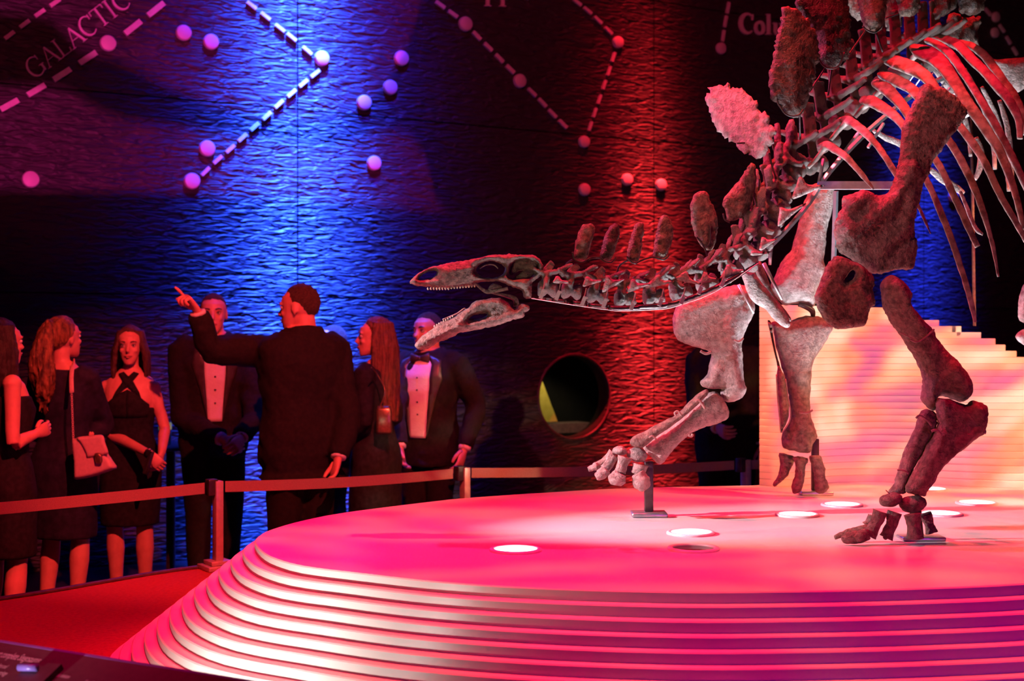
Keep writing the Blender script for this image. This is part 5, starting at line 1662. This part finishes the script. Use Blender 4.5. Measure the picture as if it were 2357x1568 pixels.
class Person:
    def __init__(self, label, x, d, H, rot, male=True, bulk=1.0):
        self.male = male
        self.d = d
        self.k = H / (1.715 if male else 1.735)
        self.rot = math.radians(rot)
        self.root = thing('person', ((x - CX) / F * d, d, 0), label, 'person', 'guests behind the barrier', self.rot, rooted=False)
        self.root.scale = (self.k,) * 3
        self.T = [(z, rx * bulk, ry * bulk, cx, cy) for z, rx, ry, cx, cy in (TM if male else TF)]
        self.sx = 0.178 if male else 0.148
        self.W = Matrix.Translation(self.root.location) @ Matrix.Rotation(self.rot, 4, 'Z') @ Matrix.Scale(self.k, 4)
        self.Wi = self.W.inverted()
        s = self.sx
        self.arms = {-1: [(-s, 0.012, 1.395), (-s - 0.055, 0.03, 1.12), (-s - 0.05, -0.05, 0.87)], 1: [(s, 0.012, 1.395), (s + 0.055, 0.03, 1.12), (s + 0.05, -0.05, 0.87)]}
        self.hands = {}
        self.head_rot = (0, 0, 0)
        self.legs = {-1: [(-0.088, 0.005, 0.88), (-0.088, -0.012, 0.49), (-0.085, 0.025, 0.085)], 1: [(0.088, 0.005, 0.88), (0.088, -0.012, 0.49), (0.085, 0.025, 0.085)]}

    def L(self, px, py, d=None):
        """frame pixel at a distance -> this person's own coordinates"""
        return tuple(self.Wi @ P(px, py, d or self.d))

    def head_mx(self):
        yaw, pitch, roll = (math.radians(a) for a in self.head_rot)
        return Matrix.Translation((0, 0.012, 1.463 if self.male else 1.478)) @ Euler((pitch, roll, yaw), 'XYZ').to_matrix().to_4x4() @ Matrix.Translation((0, -0.012, 0.135))

    def hand(self, mb, side):
        el, wr = Vector(self.arms[side][1]), Vector(self.arms[side][2])
        hp = self.hands.get(side, {})
        X = (Vector(hp['dir']) if 'dir' in hp else (wr - el)).normalized()
        nrm = Vector(hp.get('normal', (-side, 0, 0)))   # palm side
        Z = (nrm - X * nrm.dot(X)).normalized()
        Y = Z.cross(X)
        pose = hp.get('pose', 'relaxed')
        sc = (1.0 if self.male else 0.90) * 1.02

        def g(x, y, z):
            return wr + (X * x + Y * y + Z * z) * sc
        mb.tube([g(-0.03, 0, 0), g(0.0, 0, 0), g(0.035, 0, 0), g(0.075, 0, 0.002), g(0.095, 0, 0.003)], [(0.022 * sc, 0.020 * sc), (0.026 * sc, 0.019 * sc), (0.036 * sc, 0.017 * sc), (0.041 * sc, 0.014 * sc), (0.036 * sc, 0.010 * sc)], n=14, ref=tuple(Z))
        th = hp.get('thumb', side)
        curls = {'relaxed': [(18, 28, 16)] * 4, 'point': [(4, 6, 4), (62, 88, 40), (68, 90, 42), (70, 90, 45)], 'clasp': [(38, 48, 25)] * 4, 'flat': [(6, 10, 6)] * 4}[pose]
        for i in range(4):
            y = (0.029 - 0.0195 * i) * th
            p = Vector((0.088 - 0.004 * abs(i - 1.2), y, 0.002))
            ln = (0.070, 0.078, 0.073, 0.056)[i]
            segs = (0.46, 0.30, 0.24)
            ang = 0.0
            pts = [g(p.x - 0.018, p.y, p.z), g(*p)]
            for c, sg in zip(curls[i], segs):
                ang += math.radians(c)
                p = p + Vector((math.cos(ang), 0.0, math.sin(ang))) * ln * sg
                pts.append(g(*p))
            mb.tube(pts, [r * sc for r in (0.0088, 0.0092, 0.0085, 0.0078, 0.0055)], n=10, smooth=2, ref=tuple(Y))
        b = Vector((0.018, 0.026 * th, 0.004))
        pts = [g(*b), g(b.x + 0.030, b.y + 0.018 * th, b.z + 0.010), g(b.x + 0.058, b.y + 0.020 * th, b.z + 0.022), g(b.x + 0.080, b.y + 0.014 * th, b.z + 0.030)]
        mb.tube(pts, [r * sc for r in (0.014, 0.0115, 0.0100, 0.0065)], n=10, smooth=2, ref=tuple(Y))

    def body(self, bare_legs=True):
        mb = MB()
        m, f = self.male, not self.male
        mb.loft(grow(self.T, 0.0), n=24)
        H = self.head_mx()
        hb = MB()
        hb.ell((0, 0.018, 0.022), (0.075, 0.096, 0.092), nu=24, nv=16)
        w = 1.0 if m else 0.93
        hb.loft([(-0.114, 0.022 * w, 0.020, 0, -0.064), (-0.105, 0.034 * w, 0.032, 0, -0.054), (-0.085, 0.048 * w, 0.050, 0, -0.040), (-0.05, 0.060 * w, 0.066, 0, -0.024), (-0.01, 0.067 * w, 0.077, 0, -0.012), (0.03, 0.070, 0.084, 0, -0.004), (0.06, 0.066, 0.081, 0, 0)], n=20, power=2.0)
        hb.tube([(0, -0.084, 0.014), (0, -0.098, -0.014), (0, -0.107, -0.028), (0, -0.094, -0.038)], [0.007, 0.009, 0.013, 0.008], n=8)
        for s in (-1, 1):
            hb.ell((s * 0.074, 0.012, -0.010), (0.008, 0.018, 0.031), nu=10, nv=8)
            hb.ell((s * 0.030, -0.078, 0.022), (0.024, 0.010, 0.008), nu=10, nv=6)
            hb.ell((s * 0.036, -0.066, -0.028), (0.020, 0.016, 0.016), nu=10, nv=6)
        hb.ell((0, -0.083, -0.062), (0.026, 0.013, 0.013), nu=12, nv=8)
        nr = 0.056 if m else 0.045
        hb.tube([(0, 0.025, -0.05), (0, 0.028, -0.12), (0, 0.030, -0.19)], [nr, nr, nr * 1.1], n=16)
        mb.add([H @ Vector(v) for v in hb.v], hb.f)
        ra = (0.054, 0.046, 0.040, 0.042, 0.028) if m else (0.043, 0.038, 0.033, 0.034, 0.023)
        for s in (-1, 1):
            a, b, c = (Vector(p) for p in self.arms[s])
            mb.tube([a, a.lerp(b, 0.5), b, b.lerp(c, 0.3), c], list(ra), n=14, smooth=2)
            mb.ell(a, (ra[0] * 1.12,) * 3, nu=12, nv=8)
            h, kn, an = (Vector(p) for p in self.legs[s])
            w = 1.0 if m else 0.96
            mb.tube([h, h.lerp(kn, 0.45), kn + Vector((0, 0, 0.04)), kn, kn.lerp(an, 0.28), kn.lerp(an, 0.6), an], [0.086 * w, 0.073 * w, 0.056 * w, 0.052 * w, 0.056 * w, 0.044 * w, 0.034 * w], n=16, smooth=2)
            mb.tube([an + Vector((0, 0.045, -0.045)), an + Vector((0, 0.0, -0.045)), an + Vector((0, -0.08, -0.058)), an + Vector((0, -0.15, -0.066))], [(0.028, 0.032), (0.034, 0.036), (0.036, 0.024), (0.022, 0.014)], n=12, ref=(0, 0, 1))
        o = mb.build('body', M['skin'], self.root, remesh=0.0065, relax=3, local=False)
        Hi = H.inverted()
        for v in o.data.vertices:
            if v.co.z > 1.45:
                q = Hi @ v.co
                if q.y < -0.03:
                    for s in (-1, 1):
                        r2_ = ((q.x - s * 0.031) / 0.017) ** 2 + ((q.z - 0.003) / 0.011) ** 2
                        q.y += (0.011 if m else 0.008) * math.exp(-r2_)
                    r2_ = (q.x / 0.030) ** 2 + ((q.z + 0.062) / 0.0035) ** 2
                    q.y += 0.004 * math.exp(-r2_)
                    v.co = H @ q
        hm = MB()
        for s in (-1, 1):
            self.hand(hm, s)
        me = hm.mesh('hands')
        jm = MB()
        jm.mesh_in(o.data)
        jm.mesh_in(me)
        old = o.data
        o.data = jm.mesh('body')
        o.data.materials.append(M['skin'])
        bpy.data.meshes.remove(old)
        for s in (-1, 1):
            e = MB().ell(H @ Vector((s * 0.031, -0.0735 if m else -0.0745, 0.003)), (0.012, 0.012, 0.0105), nu=14, nv=10).build('eye', M['eye'], o, local=False)
            MB().ell(H @ Vector((s * 0.031, -0.0825 if m else -0.0835, 0.003)), (0.0050, 0.0040, 0.0050), nu=12, nv=8).build('iris', M['iris'], o, local=False)
            MB().tube([H @ Vector(p) for p in ((s * 0.016, -0.0905, 0.024), (s * 0.032, -0.089, 0.029), (s * 0.050, -0.078, 0.024))], [0.0030, 0.0034, 0.0018], n=6, smooth=3).build('eyebrow', M['hair_dark'] if m else M['hair_brown'], o, local=False)
            MB().tube([H @ Vector(p) for p in ((s * 0.019, -0.0835, 0.004), (s * 0.031, -0.0875, 0.011), (s * 0.044, -0.080, 0.005))], [0.0012, 0.0022, 0.0014], n=6, smooth=3).build('eyelash', M['hair_dark'], o, local=False)
        lp = MB()
        lp.tube([H @ Vector(p) for p in ((-0.024, -0.086, -0.062), (-0.010, -0.0965, -0.0585), (0, -0.0965, -0.060), (0.010, -0.0965, -0.0585), (0.024, -0.086, -0.062))], [0.0015, 0.0045, 0.0042, 0.0045, 0.0015], n=8, smooth=3)
        lp.tube([H @ Vector(p) for p in ((-0.022, -0.086, -0.064), (0, -0.0965, -0.0685), (0.022, -0.086, -0.064))], [0.0015, 0.0058, 0.0015], n=8, smooth=3)
        lp.build('lips', M['lip'], o, local=False)
        self.b = o
        return o

    def hair(self, material, style='short', length=0.0, side_fall=(-110, 110), swell=1.0):
        H = self.head_mx()
        mb = MB()
        c = Vector((0, 0.018, 0.022))
        nu, nv = 40, 28
        vs, fs = [], []
        base = (0.0765, 0.0985, 0.0945) if style == 'short' else (0.083, 0.106, 0.101)
        for i in range(nv + 1):
            t = math.pi * i / nv
            for j in range(nu):
                a = 2 * math.pi * j / nu
                u = Vector((math.sin(t) * math.cos(a), math.sin(t) * math.sin(a), math.cos(t)))
                p = Vector((u.x * base[0], u.y * base[1], u.z * base[2]))
                y, z = p.y, p.z
                if style == 'short':
                    hl = np.interp(y, [-0.1, -0.06, -0.035, -0.02, 0.02, 0.05, 0.11], [0.060, 0.052, 0.035, -0.01, -0.012, -0.075, -0.092])
                else:
                    hl = np.interp(y, [-0.11, -0.07, -0.04, -0.01, 0.02, 0.05, 0.11], [0.088, 0.074, 0.04, -0.02, -0.05, -0.085, -0.10])
                f = 1 / (1 + math.exp(-(z - hl) / 0.006))
                p = p * (0.86 + 0.14 * f) * (swell if f > 0.5 else 1.0)
                vs.append(H @ (p + c))
        for i in range(nv):
            for j in range(nu):
                a, b_ = i * nu + j, i * nu + (j + 1) % nu
                fs.append((a, a + nu, b_ + nu, b_))
        mb.add(vs, fs)
        if style == 'short':
            return mb.build('hair', material, self.root, noise=(0.008, 0.02), local=False)
        r = random.Random(int(length * 1000) + int(self.d * 100))
        if style in ('long', 'wave'):
            n = 34
            for i in range(n):
                ph = math.radians(side_fall[0] + (side_fall[1] - side_fall[0]) * i / (n - 1))
                sx, sy = math.sin(ph), math.cos(ph)
                ln = length * (1 - 0.12 * r.random())
                pts, rad = [], []
                for q in range(8):
                    u = q / 7
                    if u < 0.2:
                        z = 0.085 - u / 0.2 * 0.10
                        rr = 0.075 + 0.025 * (u / 0.2)
                    else:
                        z = -0.015 - (u - 0.2) / 0.8 * ln
                        rr = 0.100 + 0.016 * math.sin(u * 3) + 0.02 * max(0, u - 0.4) * (1 if style == 'long' else 2)
                    wob = 0.006 * math.sin(u * (9 if style == 'wave' else 4) + i * 1.3) * u
                    pts.append(H @ Vector((sx * rr * 0.86 + wob, 0.020 + sy * rr + wob, z)))
                    rad.append(0.017 * (1 - 0.55 * u ** 3))
                mb.tube(pts, rad, n=7, smooth=3)
        if style == 'pony':
            for i in range(16):
                a = 2 * math.pi * i / 16
                o1, o2 = math.cos(a), math.sin(a)
                pts, rad = [], []
                for q in range(10):
                    u = q / 9
                    fall = length * (1 - 0.2 * r.random() * (u > 0.8))
                    y = 0.095 + 0.07 * math.sin(min(u * 3.2, 1.57)) + 0.012 * math.sin(u * 12 + i)
                    z = 0.085 + 0.025 * math.sin(min(u * 8, 3.14)) - u * fall
                    wd = 0.016 + 0.045 * math.sin(math.pi * min(u * 1.05, 1))
                    pts.append(H @ Vector((o1 * wd + 0.014 * math.sin(u * 16 + i * 1.7) * u, y + o2 * wd * 0.7, z)))
                    rad.append(0.012 + 0.006 * math.sin(math.pi * u) - 0.008 * max(0, u - 0.8) * 4)
                mb.tube(pts, rad, n=7, smooth=3)
            mb.ell(H @ Vector((0, 0.105, 0.085)), (0.022, 0.018, 0.022))
        return mb.build('hair', material, self.root, remesh=0.0065, relax=2, noise=[(0.010, 0.03), (0.006, 0.012)], local=False)

    def front(self, g):
        T = self.T
        zs = [s[0] for s in T]

        def fy(x, z):
            rx = np.interp(z, zs, [s[1] + g for s in T])
            ry = np.interp(z, zs, [s[2] + g for s in T])
            cy = np.interp(z, zs, [s[4] for s in T])
            u = min(abs(x / rx), 0.985)
            return cy - ry * (1 - u ** 2.3) ** (1 / 2.3)
        return fy

    def patch(self, name, material, poly, g, h0, h1, parent=None, grid=0.02, relax=0):
        fy = self.front(g)
        mb = MB()
        mb.flat([tuple(q) for q in lin(poly, 0.02)], lambda u, v, h: Vector((u, fy(u, v) - h, v)), h0, h1, grid=grid)
        return mb.build(name, material, parent or self.root, local=False)

    def jacket(self, hem=0.76, flare=0.0, tux=True, open_w=0.06, low=1.00):
        g = 0.024
        mb = MB()
        secs = grow(self.T, g, hem, 1.47)
        secs = [(hem, secs[0][1] + 0.012 + flare, secs[0][2] + 0.016 + flare, 0, 0.005)] + [s for s in secs if s[0] > hem + 0.03]
        mb.loft(secs, n=28)
        for s in (-1, 1):
            a, b, c = (Vector(p) for p in self.arms[s])
            e = c.lerp(b, 0.06)
            mb.tube([a + Vector((-s * 0.04, 0, 0.004)), a, a.lerp(b, 0.5), b, b.lerp(c, 0.4), e], [0.074, 0.082, 0.077, 0.068, 0.061, 0.052], n=16, smooth=2)
        mb.tube([(-0.075, -0.03, 1.455), (-0.085, 0.03, 1.475), (-0.05, 0.085, 1.485), (0.05, 0.085, 1.485), (0.085, 0.03, 1.475), (0.075, -0.03, 1.455)], [(0.018, 0.024)] * 6, n=8, smooth=3)
        o = mb.build('jacket', M['tux'], self.root, remesh=0.012, relax=5, noise=[(0.030, 0.17), (0.016, 0.06)], local=False)
        for s in (-1, 1):
            a, b, c = (Vector(p) for p in self.arms[s])
            cu = MB()
            cu.tube([c.lerp(b, 0.09), c.lerp(b, 0.015)], [0.040, 0.038], n=16)
            cu.build('shirt_cuff', M['shirt'], self.root, local=False)
        if tux:
            w = open_w
            self.patch('shirt_front', M['shirt'], [(-w, 1.39), (-0.04, 1.432), (0.04, 1.432), (w, 1.39), (w * 0.95, 1.25), (w * 0.75, 1.10), (w * 0.62, low), (-w * 0.62, low), (-w * 0.75, 1.10), (-w * 0.95, 1.25)], g, -0.006, 0.004)
            for s in (-1, 1):
                self.patch('lapel', M['satin'], [(s * 0.045, 1.452), (s * (w + 0.045), 1.415), (s * (w + 0.065), 1.30), (s * (w + 0.02), 1.16), (s * w * 0.64, low), (s * w * 0.74, 1.10), (s * w * 0.94, 1.25), (s * w, 1.39)], g, -0.004, 0.010, parent=o)
            for q in range(4):
                z = 1.31 - q * 0.075
                fy = self.front(g)
                MB().ell((0, fy(0, z) - 0.005, z), (0.006, 0.004, 0.006), nu=10, nv=6).build('stud', M['black'], self.root, local=False)
        return o

    def collar(self, bow=True):
        H = self.head_mx()
        mb = MB()
        n = 24
        secs = [(1.415, 0.078, 0.092, 0, 0.010), (1.445, 0.070, 0.076, 0, 0.014), (1.482, 0.064, 0.066, 0, 0.018)]
        mb.loft(secs, n=n, power=2.0)
        mb.build('shirt_collar', M['shirt'], self.root, local=False)
        if bow:
            mb = MB()
            z = 1.428
            y = min(self.front(0.024)(0, z) - 0.004, 0.010 - 0.088)
            for s in (-1, 1):
                mb.tube([(0, y - 0.010, z), (s * 0.02, y - 0.014, z), (s * 0.058, y - 0.008, z), (s * 0.064, y - 0.006, z)], [(0.012, 0.008), (0.018, 0.010), (0.031, 0.011), (0.029, 0.006)], n=10, ref=(0, 1, 0), power=3)
            mb.ell((0, y - 0.016, z), (0.011, 0.011, 0.014), nu=10, nv=8)
            mb.build('bow_tie', M['satin'], self.root, local=False)

    def trousers(self):
        mb = MB()
        mb.loft([(0.80, 0.175, 0.125, 0, 0.01), (0.90, 0.188, 0.130, 0, 0.01), (1.00, 0.172, 0.118, 0, 0.004), (1.05, 0.166, 0.114, 0, 0)], n=24)
        for s in (-1, 1):
            h, kn, an = (Vector(p) for p in self.legs[s])
            mb.tube([h + Vector((0, 0, 0.02)), h.lerp(kn, 0.5), kn, kn.lerp(an, 0.5), an + Vector((0, 0, -0.02))], [(0.103, 0.110), (0.092, 0.098), (0.078, 0.082), (0.070, 0.074), (0.064, 0.070)], n=18, smooth=2)
        return mb.build('trousers', M['tux'], self.root, remesh=0.014, relax=4, noise=[(0.018, 0.12)], local=False)

    def shoes(self, heel=0.0, material=None):
        for s in (-1, 1):
            an = Vector(self.legs[s][2])
            mb = MB()
            x = an.x
            mb.tube([(x, an.y + 0.055, 0.036), (x, an.y + 0.0, 0.044), (x, an.y - 0.07, 0.036), (x, an.y - 0.14, 0.028), (x, an.y - 0.195, 0.020)], [(0.034, 0.035), (0.042, 0.043), (0.046, 0.034), (0.046, 0.026), (0.026, 0.016)], n=16, smooth=3, ref=(0, 0, 1))
            mb.build('shoe', material or M['black'], self.root, local=False)

    def dress(self, material, hem=0.52, top=1.36, sleeves=None, flare=0.0, neck=False):
        g = 0.012
        mb = MB()
        secs = grow(self.T, g, 0.87, top)
        zs = [s[0] for s in self.T]
        if secs[-1][0] < top - 0.01:
            secs.append((top, float(np.interp(top, zs, [s[1] for s in self.T])) + g, float(np.interp(top, zs, [s[2] for s in self.T])) + g, 0, float(np.interp(top, zs, [s[4] for s in self.T]))))
        low = [(hem, 0.172 + flare, 0.135 + flare, 0, 0.0), ((hem + 0.87) / 2, 0.182 + flare * 0.5, 0.14, 0, 0.004)]
        mb.loft(low + secs, n=28)
        if sleeves:
            for s in (-1, 1):
                a, b, c = (Vector(p) for p in self.arms[s])
                pts = [a + Vector((-s * 0.03, 0, 0)), a, a.lerp(b, 0.5), b]
                rr = [0.060, 0.066, 0.054, 0.046]
                if sleeves > 1:
                    pts += [b.lerp(c, 0.5), b.lerp(c, 0.93)]
                    rr += [0.042, 0.034]
                mb.tube(pts, rr, n=14, smooth=2)
        return mb.build('dress', material, self.root, remesh=0.011, relax=4, noise=[(0.012, 0.10)], local=False)


# --- bow-tie man at the right of the group
p = Person('man in black tuxedo with bow tie and pale shirt, under the lower jaw', 985, 8.15, 1.73, -24)
p.head_rot = (-14, 3, 0)
p.arms[1] = [(p.sx, 0.012, 1.395), p.L(1096, 930, 8.1), p.L(1068, 1038, 7.95)]
p.arms[-1] = [(-p.sx, 0.012, 1.395), p.L(908, 945, 8.0), p.L(921, 1032, 7.87)]
p.body()
p.hair(M['hair_short'])
p.trousers()
p.jacket(open_w=0.088, low=0.94)
p.collar()
p.shoes()

# --- woman with long auburn hair in profile
p = Person('woman in black dress with long straight auburn hair, facing left', 862, 7.55, 1.69, -112, male=False)
p.head_rot = (26, 0, 0)
p.arms[1] = [(p.sx, 0.012, 1.395), (p.sx + 0.06, 0.05, 1.12), (p.sx - 0.02, -0.16, 1.02)]
p.arms[-1] = [(-p.sx, 0.012, 1.395), (-p.sx - 0.05, 0.04, 1.12), (-p.sx + 0.02, -0.17, 1.02)]
p.body()
p.hair(M['hair_auburn'], 'long', 0.50, (-100, 100))
p.dress(M['dress'], hem=0.10, top=1.44, sleeves=2, flare=0.02)
p.shoes()
bg = thing('evening_bag', P(884, 1000, 7.30), 'small bronze evening bag hanging below the long auburn hair', 'bag')
c = P(884, 965, 7.30)
mb = MB()
mb.tube([c + Vector((0, 0, -0.085)), c + Vector((0, 0, -0.07)), c + Vector((0, 0, 0.05)), c + Vector((0, 0, 0.075))], [(0.036, 0.010), (0.046, 0.022), (0.042, 0.020), (0.036, 0.008)], n=16, ref=(0, 1, 0), power=4)
mb.build('pouch', M['gold'], bg, noise=(0.004, 0.01))
mb = MB()
mb.tube([P(872, 942, 7.30), P(886, 900, 7.28), P(868, 862, 7.32), P(855, 846, 7.2)], [0.004] * 4, n=6, smooth=4)
mb.build('chain', M['gold'], bg)

# --- pointing man, back to the camera
p = Person('man in dark suit seen from behind, pointing up to the left', 694, 7.1, 1.86, -148, bulk=1.14)
p.head_rot = (42, 4, 0)
p.arms[1] = [p.L(602, 806, 7.10), p.L(486, 806, 6.96), p.L(454, 716, 6.88)]
fd = Vector(p.L(414, 660, 6.80)) - Vector(p.arms[1][2])
wn = p.Wi.to_3x3() @ Vector((-0.55, -0.35, -0.75))
p.hands[1] = dict(pose='point', dir=tuple(fd), normal=tuple(wn), thumb=1)
p.arms[-1] = [(-p.sx, 0.012, 1.395), p.L(800, 960, 7.08), p.L(778, 1056, 6.96)]
p.body()
p.hair(M['hair_short'])
p.trousers()
p.jacket(tux=False, hem=0.74, flare=0.02)
p.collar(bow=False)
p.shoes()

# --- man with clasped hands behind the raised arm
p = Person('man in black tuxedo with hands clasped, behind the pointing arm', 492, 8.1, 1.845, 16)
p.head_rot = (-6, 2, 0)
p.arms[-1] = [(-p.sx, 0.012, 1.395), p.L(424, 965, 8.0), p.L(512, 1012, 7.80)]
p.arms[1] = [(p.sx, 0.012, 1.395), p.L(590, 960, 8.0), p.L(556, 1008, 7.80)]
p.hands[-1] = dict(pose='clasp', normal=(0, 1, 0.2), thumb=1)
p.hands[1] = dict(pose='clasp', normal=(0, 1, 0.2), thumb=1)
p.body()
p.hair(M['hair_short'])
p.trousers()
p.jacket(open_w=0.062, low=0.98)
p.collar()
p.shoes()

# --- man mostly hidden behind the pointing man
p = Person('man whose head just shows above the shoulder of the pointing man', 762, 8.75, 1.655, -60)
p.body()
p.hair(M['hair_short'])
p.trousers()
p.jacket(tux=False)
p.collar(bow=False)
p.shoes()

# --- woman in halter dress facing the camera
p = Person('woman in black halter-neck dress facing the camera, hands joined', 300, 7.5, 1.64, 6, male=False)
p.head_rot = (2, 4, 0)
p.arms[-1] = [p.L(246, 893, 7.5), p.L(256, 1000, 7.46), p.L(346, 1046, 7.22)]
p.arms[1] = [p.L(352, 893, 7.5), p.L(379, 985, 7.50), p.L(372, 1044, 7.28)]
p.hands[-1] = dict(pose='clasp', normal=(0, 1, 0), dir=(0.6, -0.1, -0.7), thumb=1)
p.hands[1] = dict(pose='clasp', normal=(-1, 0.3, 0), dir=(-0.25, -0.15, -1), thumb=1)
p.body()
p.hair(M['hair_brown'], 'long', 0.21, (-118, 118), swell=1.0)
d_ = p.dress(M['dress'], hem=0.52, top=1.235)
for s in (-1, 1):
    p.patch('halter_strap', M['dress'], [(s * 0.122, 1.20), (s * 0.125, 1.255), (s * 0.06, 1.315), (-s * 0.015, 1.375), (-s * 0.060, 1.44), (-s * 0.030, 1.452), (s * 0.03, 1.395), (s * 0.07, 1.33)][::-1], 0.004, 0.004, 0.012, parent=d_)
    p.patch('halter_panel', M['dress'], [(s * 0.13, 1.18), (s * 0.128, 1.255), (s * 0.06, 1.315), (0, 1.345), (0, 1.18)][::-1], 0.006, 0.002, 0.012, parent=d_)
p.shoes()
w_ = Vector(p.arms[-1][2])
e_ = Vector(p.arms[-1][1])
mb = MB()
mb.tube([w_.lerp(e_, 0.06), w_.lerp(e_, 0.0)], [0.030, 0.030], n=16)
mb.box(w_.lerp(e_, 0.03) + Vector((0, -0.03, 0.008)), (0.034, 0.012, 0.036))
mb.build('wrist_watch', M['black'], p.root, local=False, bevel=0.002)
ph = thing('phone', P(338, 1072, 7.16), 'dark phone held by the halter-dress woman', 'phone')
c = P(342, 1066, 7.17)
mb = MB()
mb.box(c, (0.016, 0.062, 0.13), mx=Euler((0, math.radians(16), math.radians(30))).to_matrix())
mb.build('case', M['black'], ph, smooth=False, bevel=0.004)
mb = MB()
mb.box(c + Vector((-0.008, -0.004, 0)), (0.002, 0.054, 0.118), mx=Euler((0, math.radians(16), math.radians(30))).to_matrix())
mb.build('screen', M['lamp_off'], ph, smooth=False)

# --- woman with ponytail and white handbag
p = Person('woman in dark dress from behind with wavy golden ponytail', 150, 7.05, 1.685, 166, male=False, bulk=1.06)
p.head_rot = (-16, -4, 0)
p.arms[-1] = [(-p.sx, 0.012, 1.395), p.L(246, 984, 7.17), p.L(206, 1000, 7.05)]
p.arms[1] = [(p.sx, 0.012, 1.395), p.L(62, 985, 7.1), p.L(95, 1010, 7.29)]
p.legs[1] = [(0.088, 0.005, 0.88), (0.098, -0.02, 0.49), (0.105, 0.03, 0.085)]
p.body()
p.hair(M['hair_blond'], 'pony', 0.50)
p.dress(M['navy'], hem=0.50, top=1.44, sleeves=2)
p.shoes()
hb = thing('handbag', P(214, 1100, 6.80), 'pale pink leather handbag with flap and clasp on a chain strap', 'bag')
z2 = lambda q: zo((0, 980), 3.733, q)
bag = slab(z2([(620, 130), (650, 110), (700, 95), (870, 85), (900, 140), (930, 240), (1002, 350), (980, 375), (860, 420), (770, 445), (650, 462), (640, 420), (635, 300)]), 6.80, 0.036, res=4, R=10).build('bag_body', M['bag'], hb)
slab(z2([(660, 104), (780, 86), (880, 82), (905, 150), (932, 235), (900, 250), (830, 262), (750, 275), (735, 225), (700, 160)]), 6.76, 0.010, res=4, R=4).build('flap', M['bag'], hb)
slab(z2([(812, 240), (858, 236), (878, 268), (876, 318), (826, 322), (816, 280)]), 6.745, 0.006, res=3, R=3).build('clasp', M['gold'], hb)
mb = MB()
ptube(mb, [(166, 842, 6.92), (164, 872, 6.86), (165, 904, 6.82)], [(5.5, 1.5)] * 3, n=8, smooth=3)
mb.build('strap_pad', M['bag'], hb)
mb = MB()
ptube(mb, [(168, 842, 6.92), (170, 830, 7.02), (172, 836, 7.12)], [(5.5, 1.5)] * 3, n=8, smooth=3)
mb.build('strap', M['bag'], hb)
for i in range(22):
    y = 906 + i * 5.1
    x = 165 + 4 * i / 21
    cc = P(x, y, 6.815 - 0.02 * i / 21)
    mb = MB()
    a = i % 2
    n = 10
    ring = [cc + Vector(((0.0035 if a else 0.0020) * math.cos(2 * math.pi * q / n), (0.0020 if a else 0.0035) * math.cos(2 * math.pi * q / n), 0.0075 * math.sin(2 * math.pi * q / n))) for q in range(n)] 
    mb.tube(ring + [ring[0]], [0.0017] * (n + 1), n=5)
    mb.build('chain_link', M['bag'], hb)

# --- woman cut by the left frame edge
p = Person('woman with dark hair and bare arms at the left frame edge', 8, 6.35, 1.66, 150, male=False)
p.head_rot = (-6, 0, 0)
p.arms[-1] = [p.L(28, 884, 6.22), p.L(30, 1022, 6.18), p.L(84, 998, 6.32)]
p.body()
p.hair(M['hair_dark'], 'long', 0.30, (-105, 105))
p.dress(M['dress'], hem=0.52, top=1.34)
p.shoes()

# --- guest in the dark behind the fore limb
p = Person('guest in dark suit standing in shadow behind the forward leg bones', 1672, 8.3, 1.76, -20)
p.arms[-1] = [(-p.sx, 0.012, 1.395), p.L(1606, 960, 8.25), p.L(1652, 985, 8.0)]
p.hands[-1] = dict(pose='clasp', normal=(0, 1, 0.2), thumb=1)
p.body()
p.hair(M['hair_dark'])
p.trousers()
p.jacket(tux=False)
p.collar(bow=False)
p.shoes()
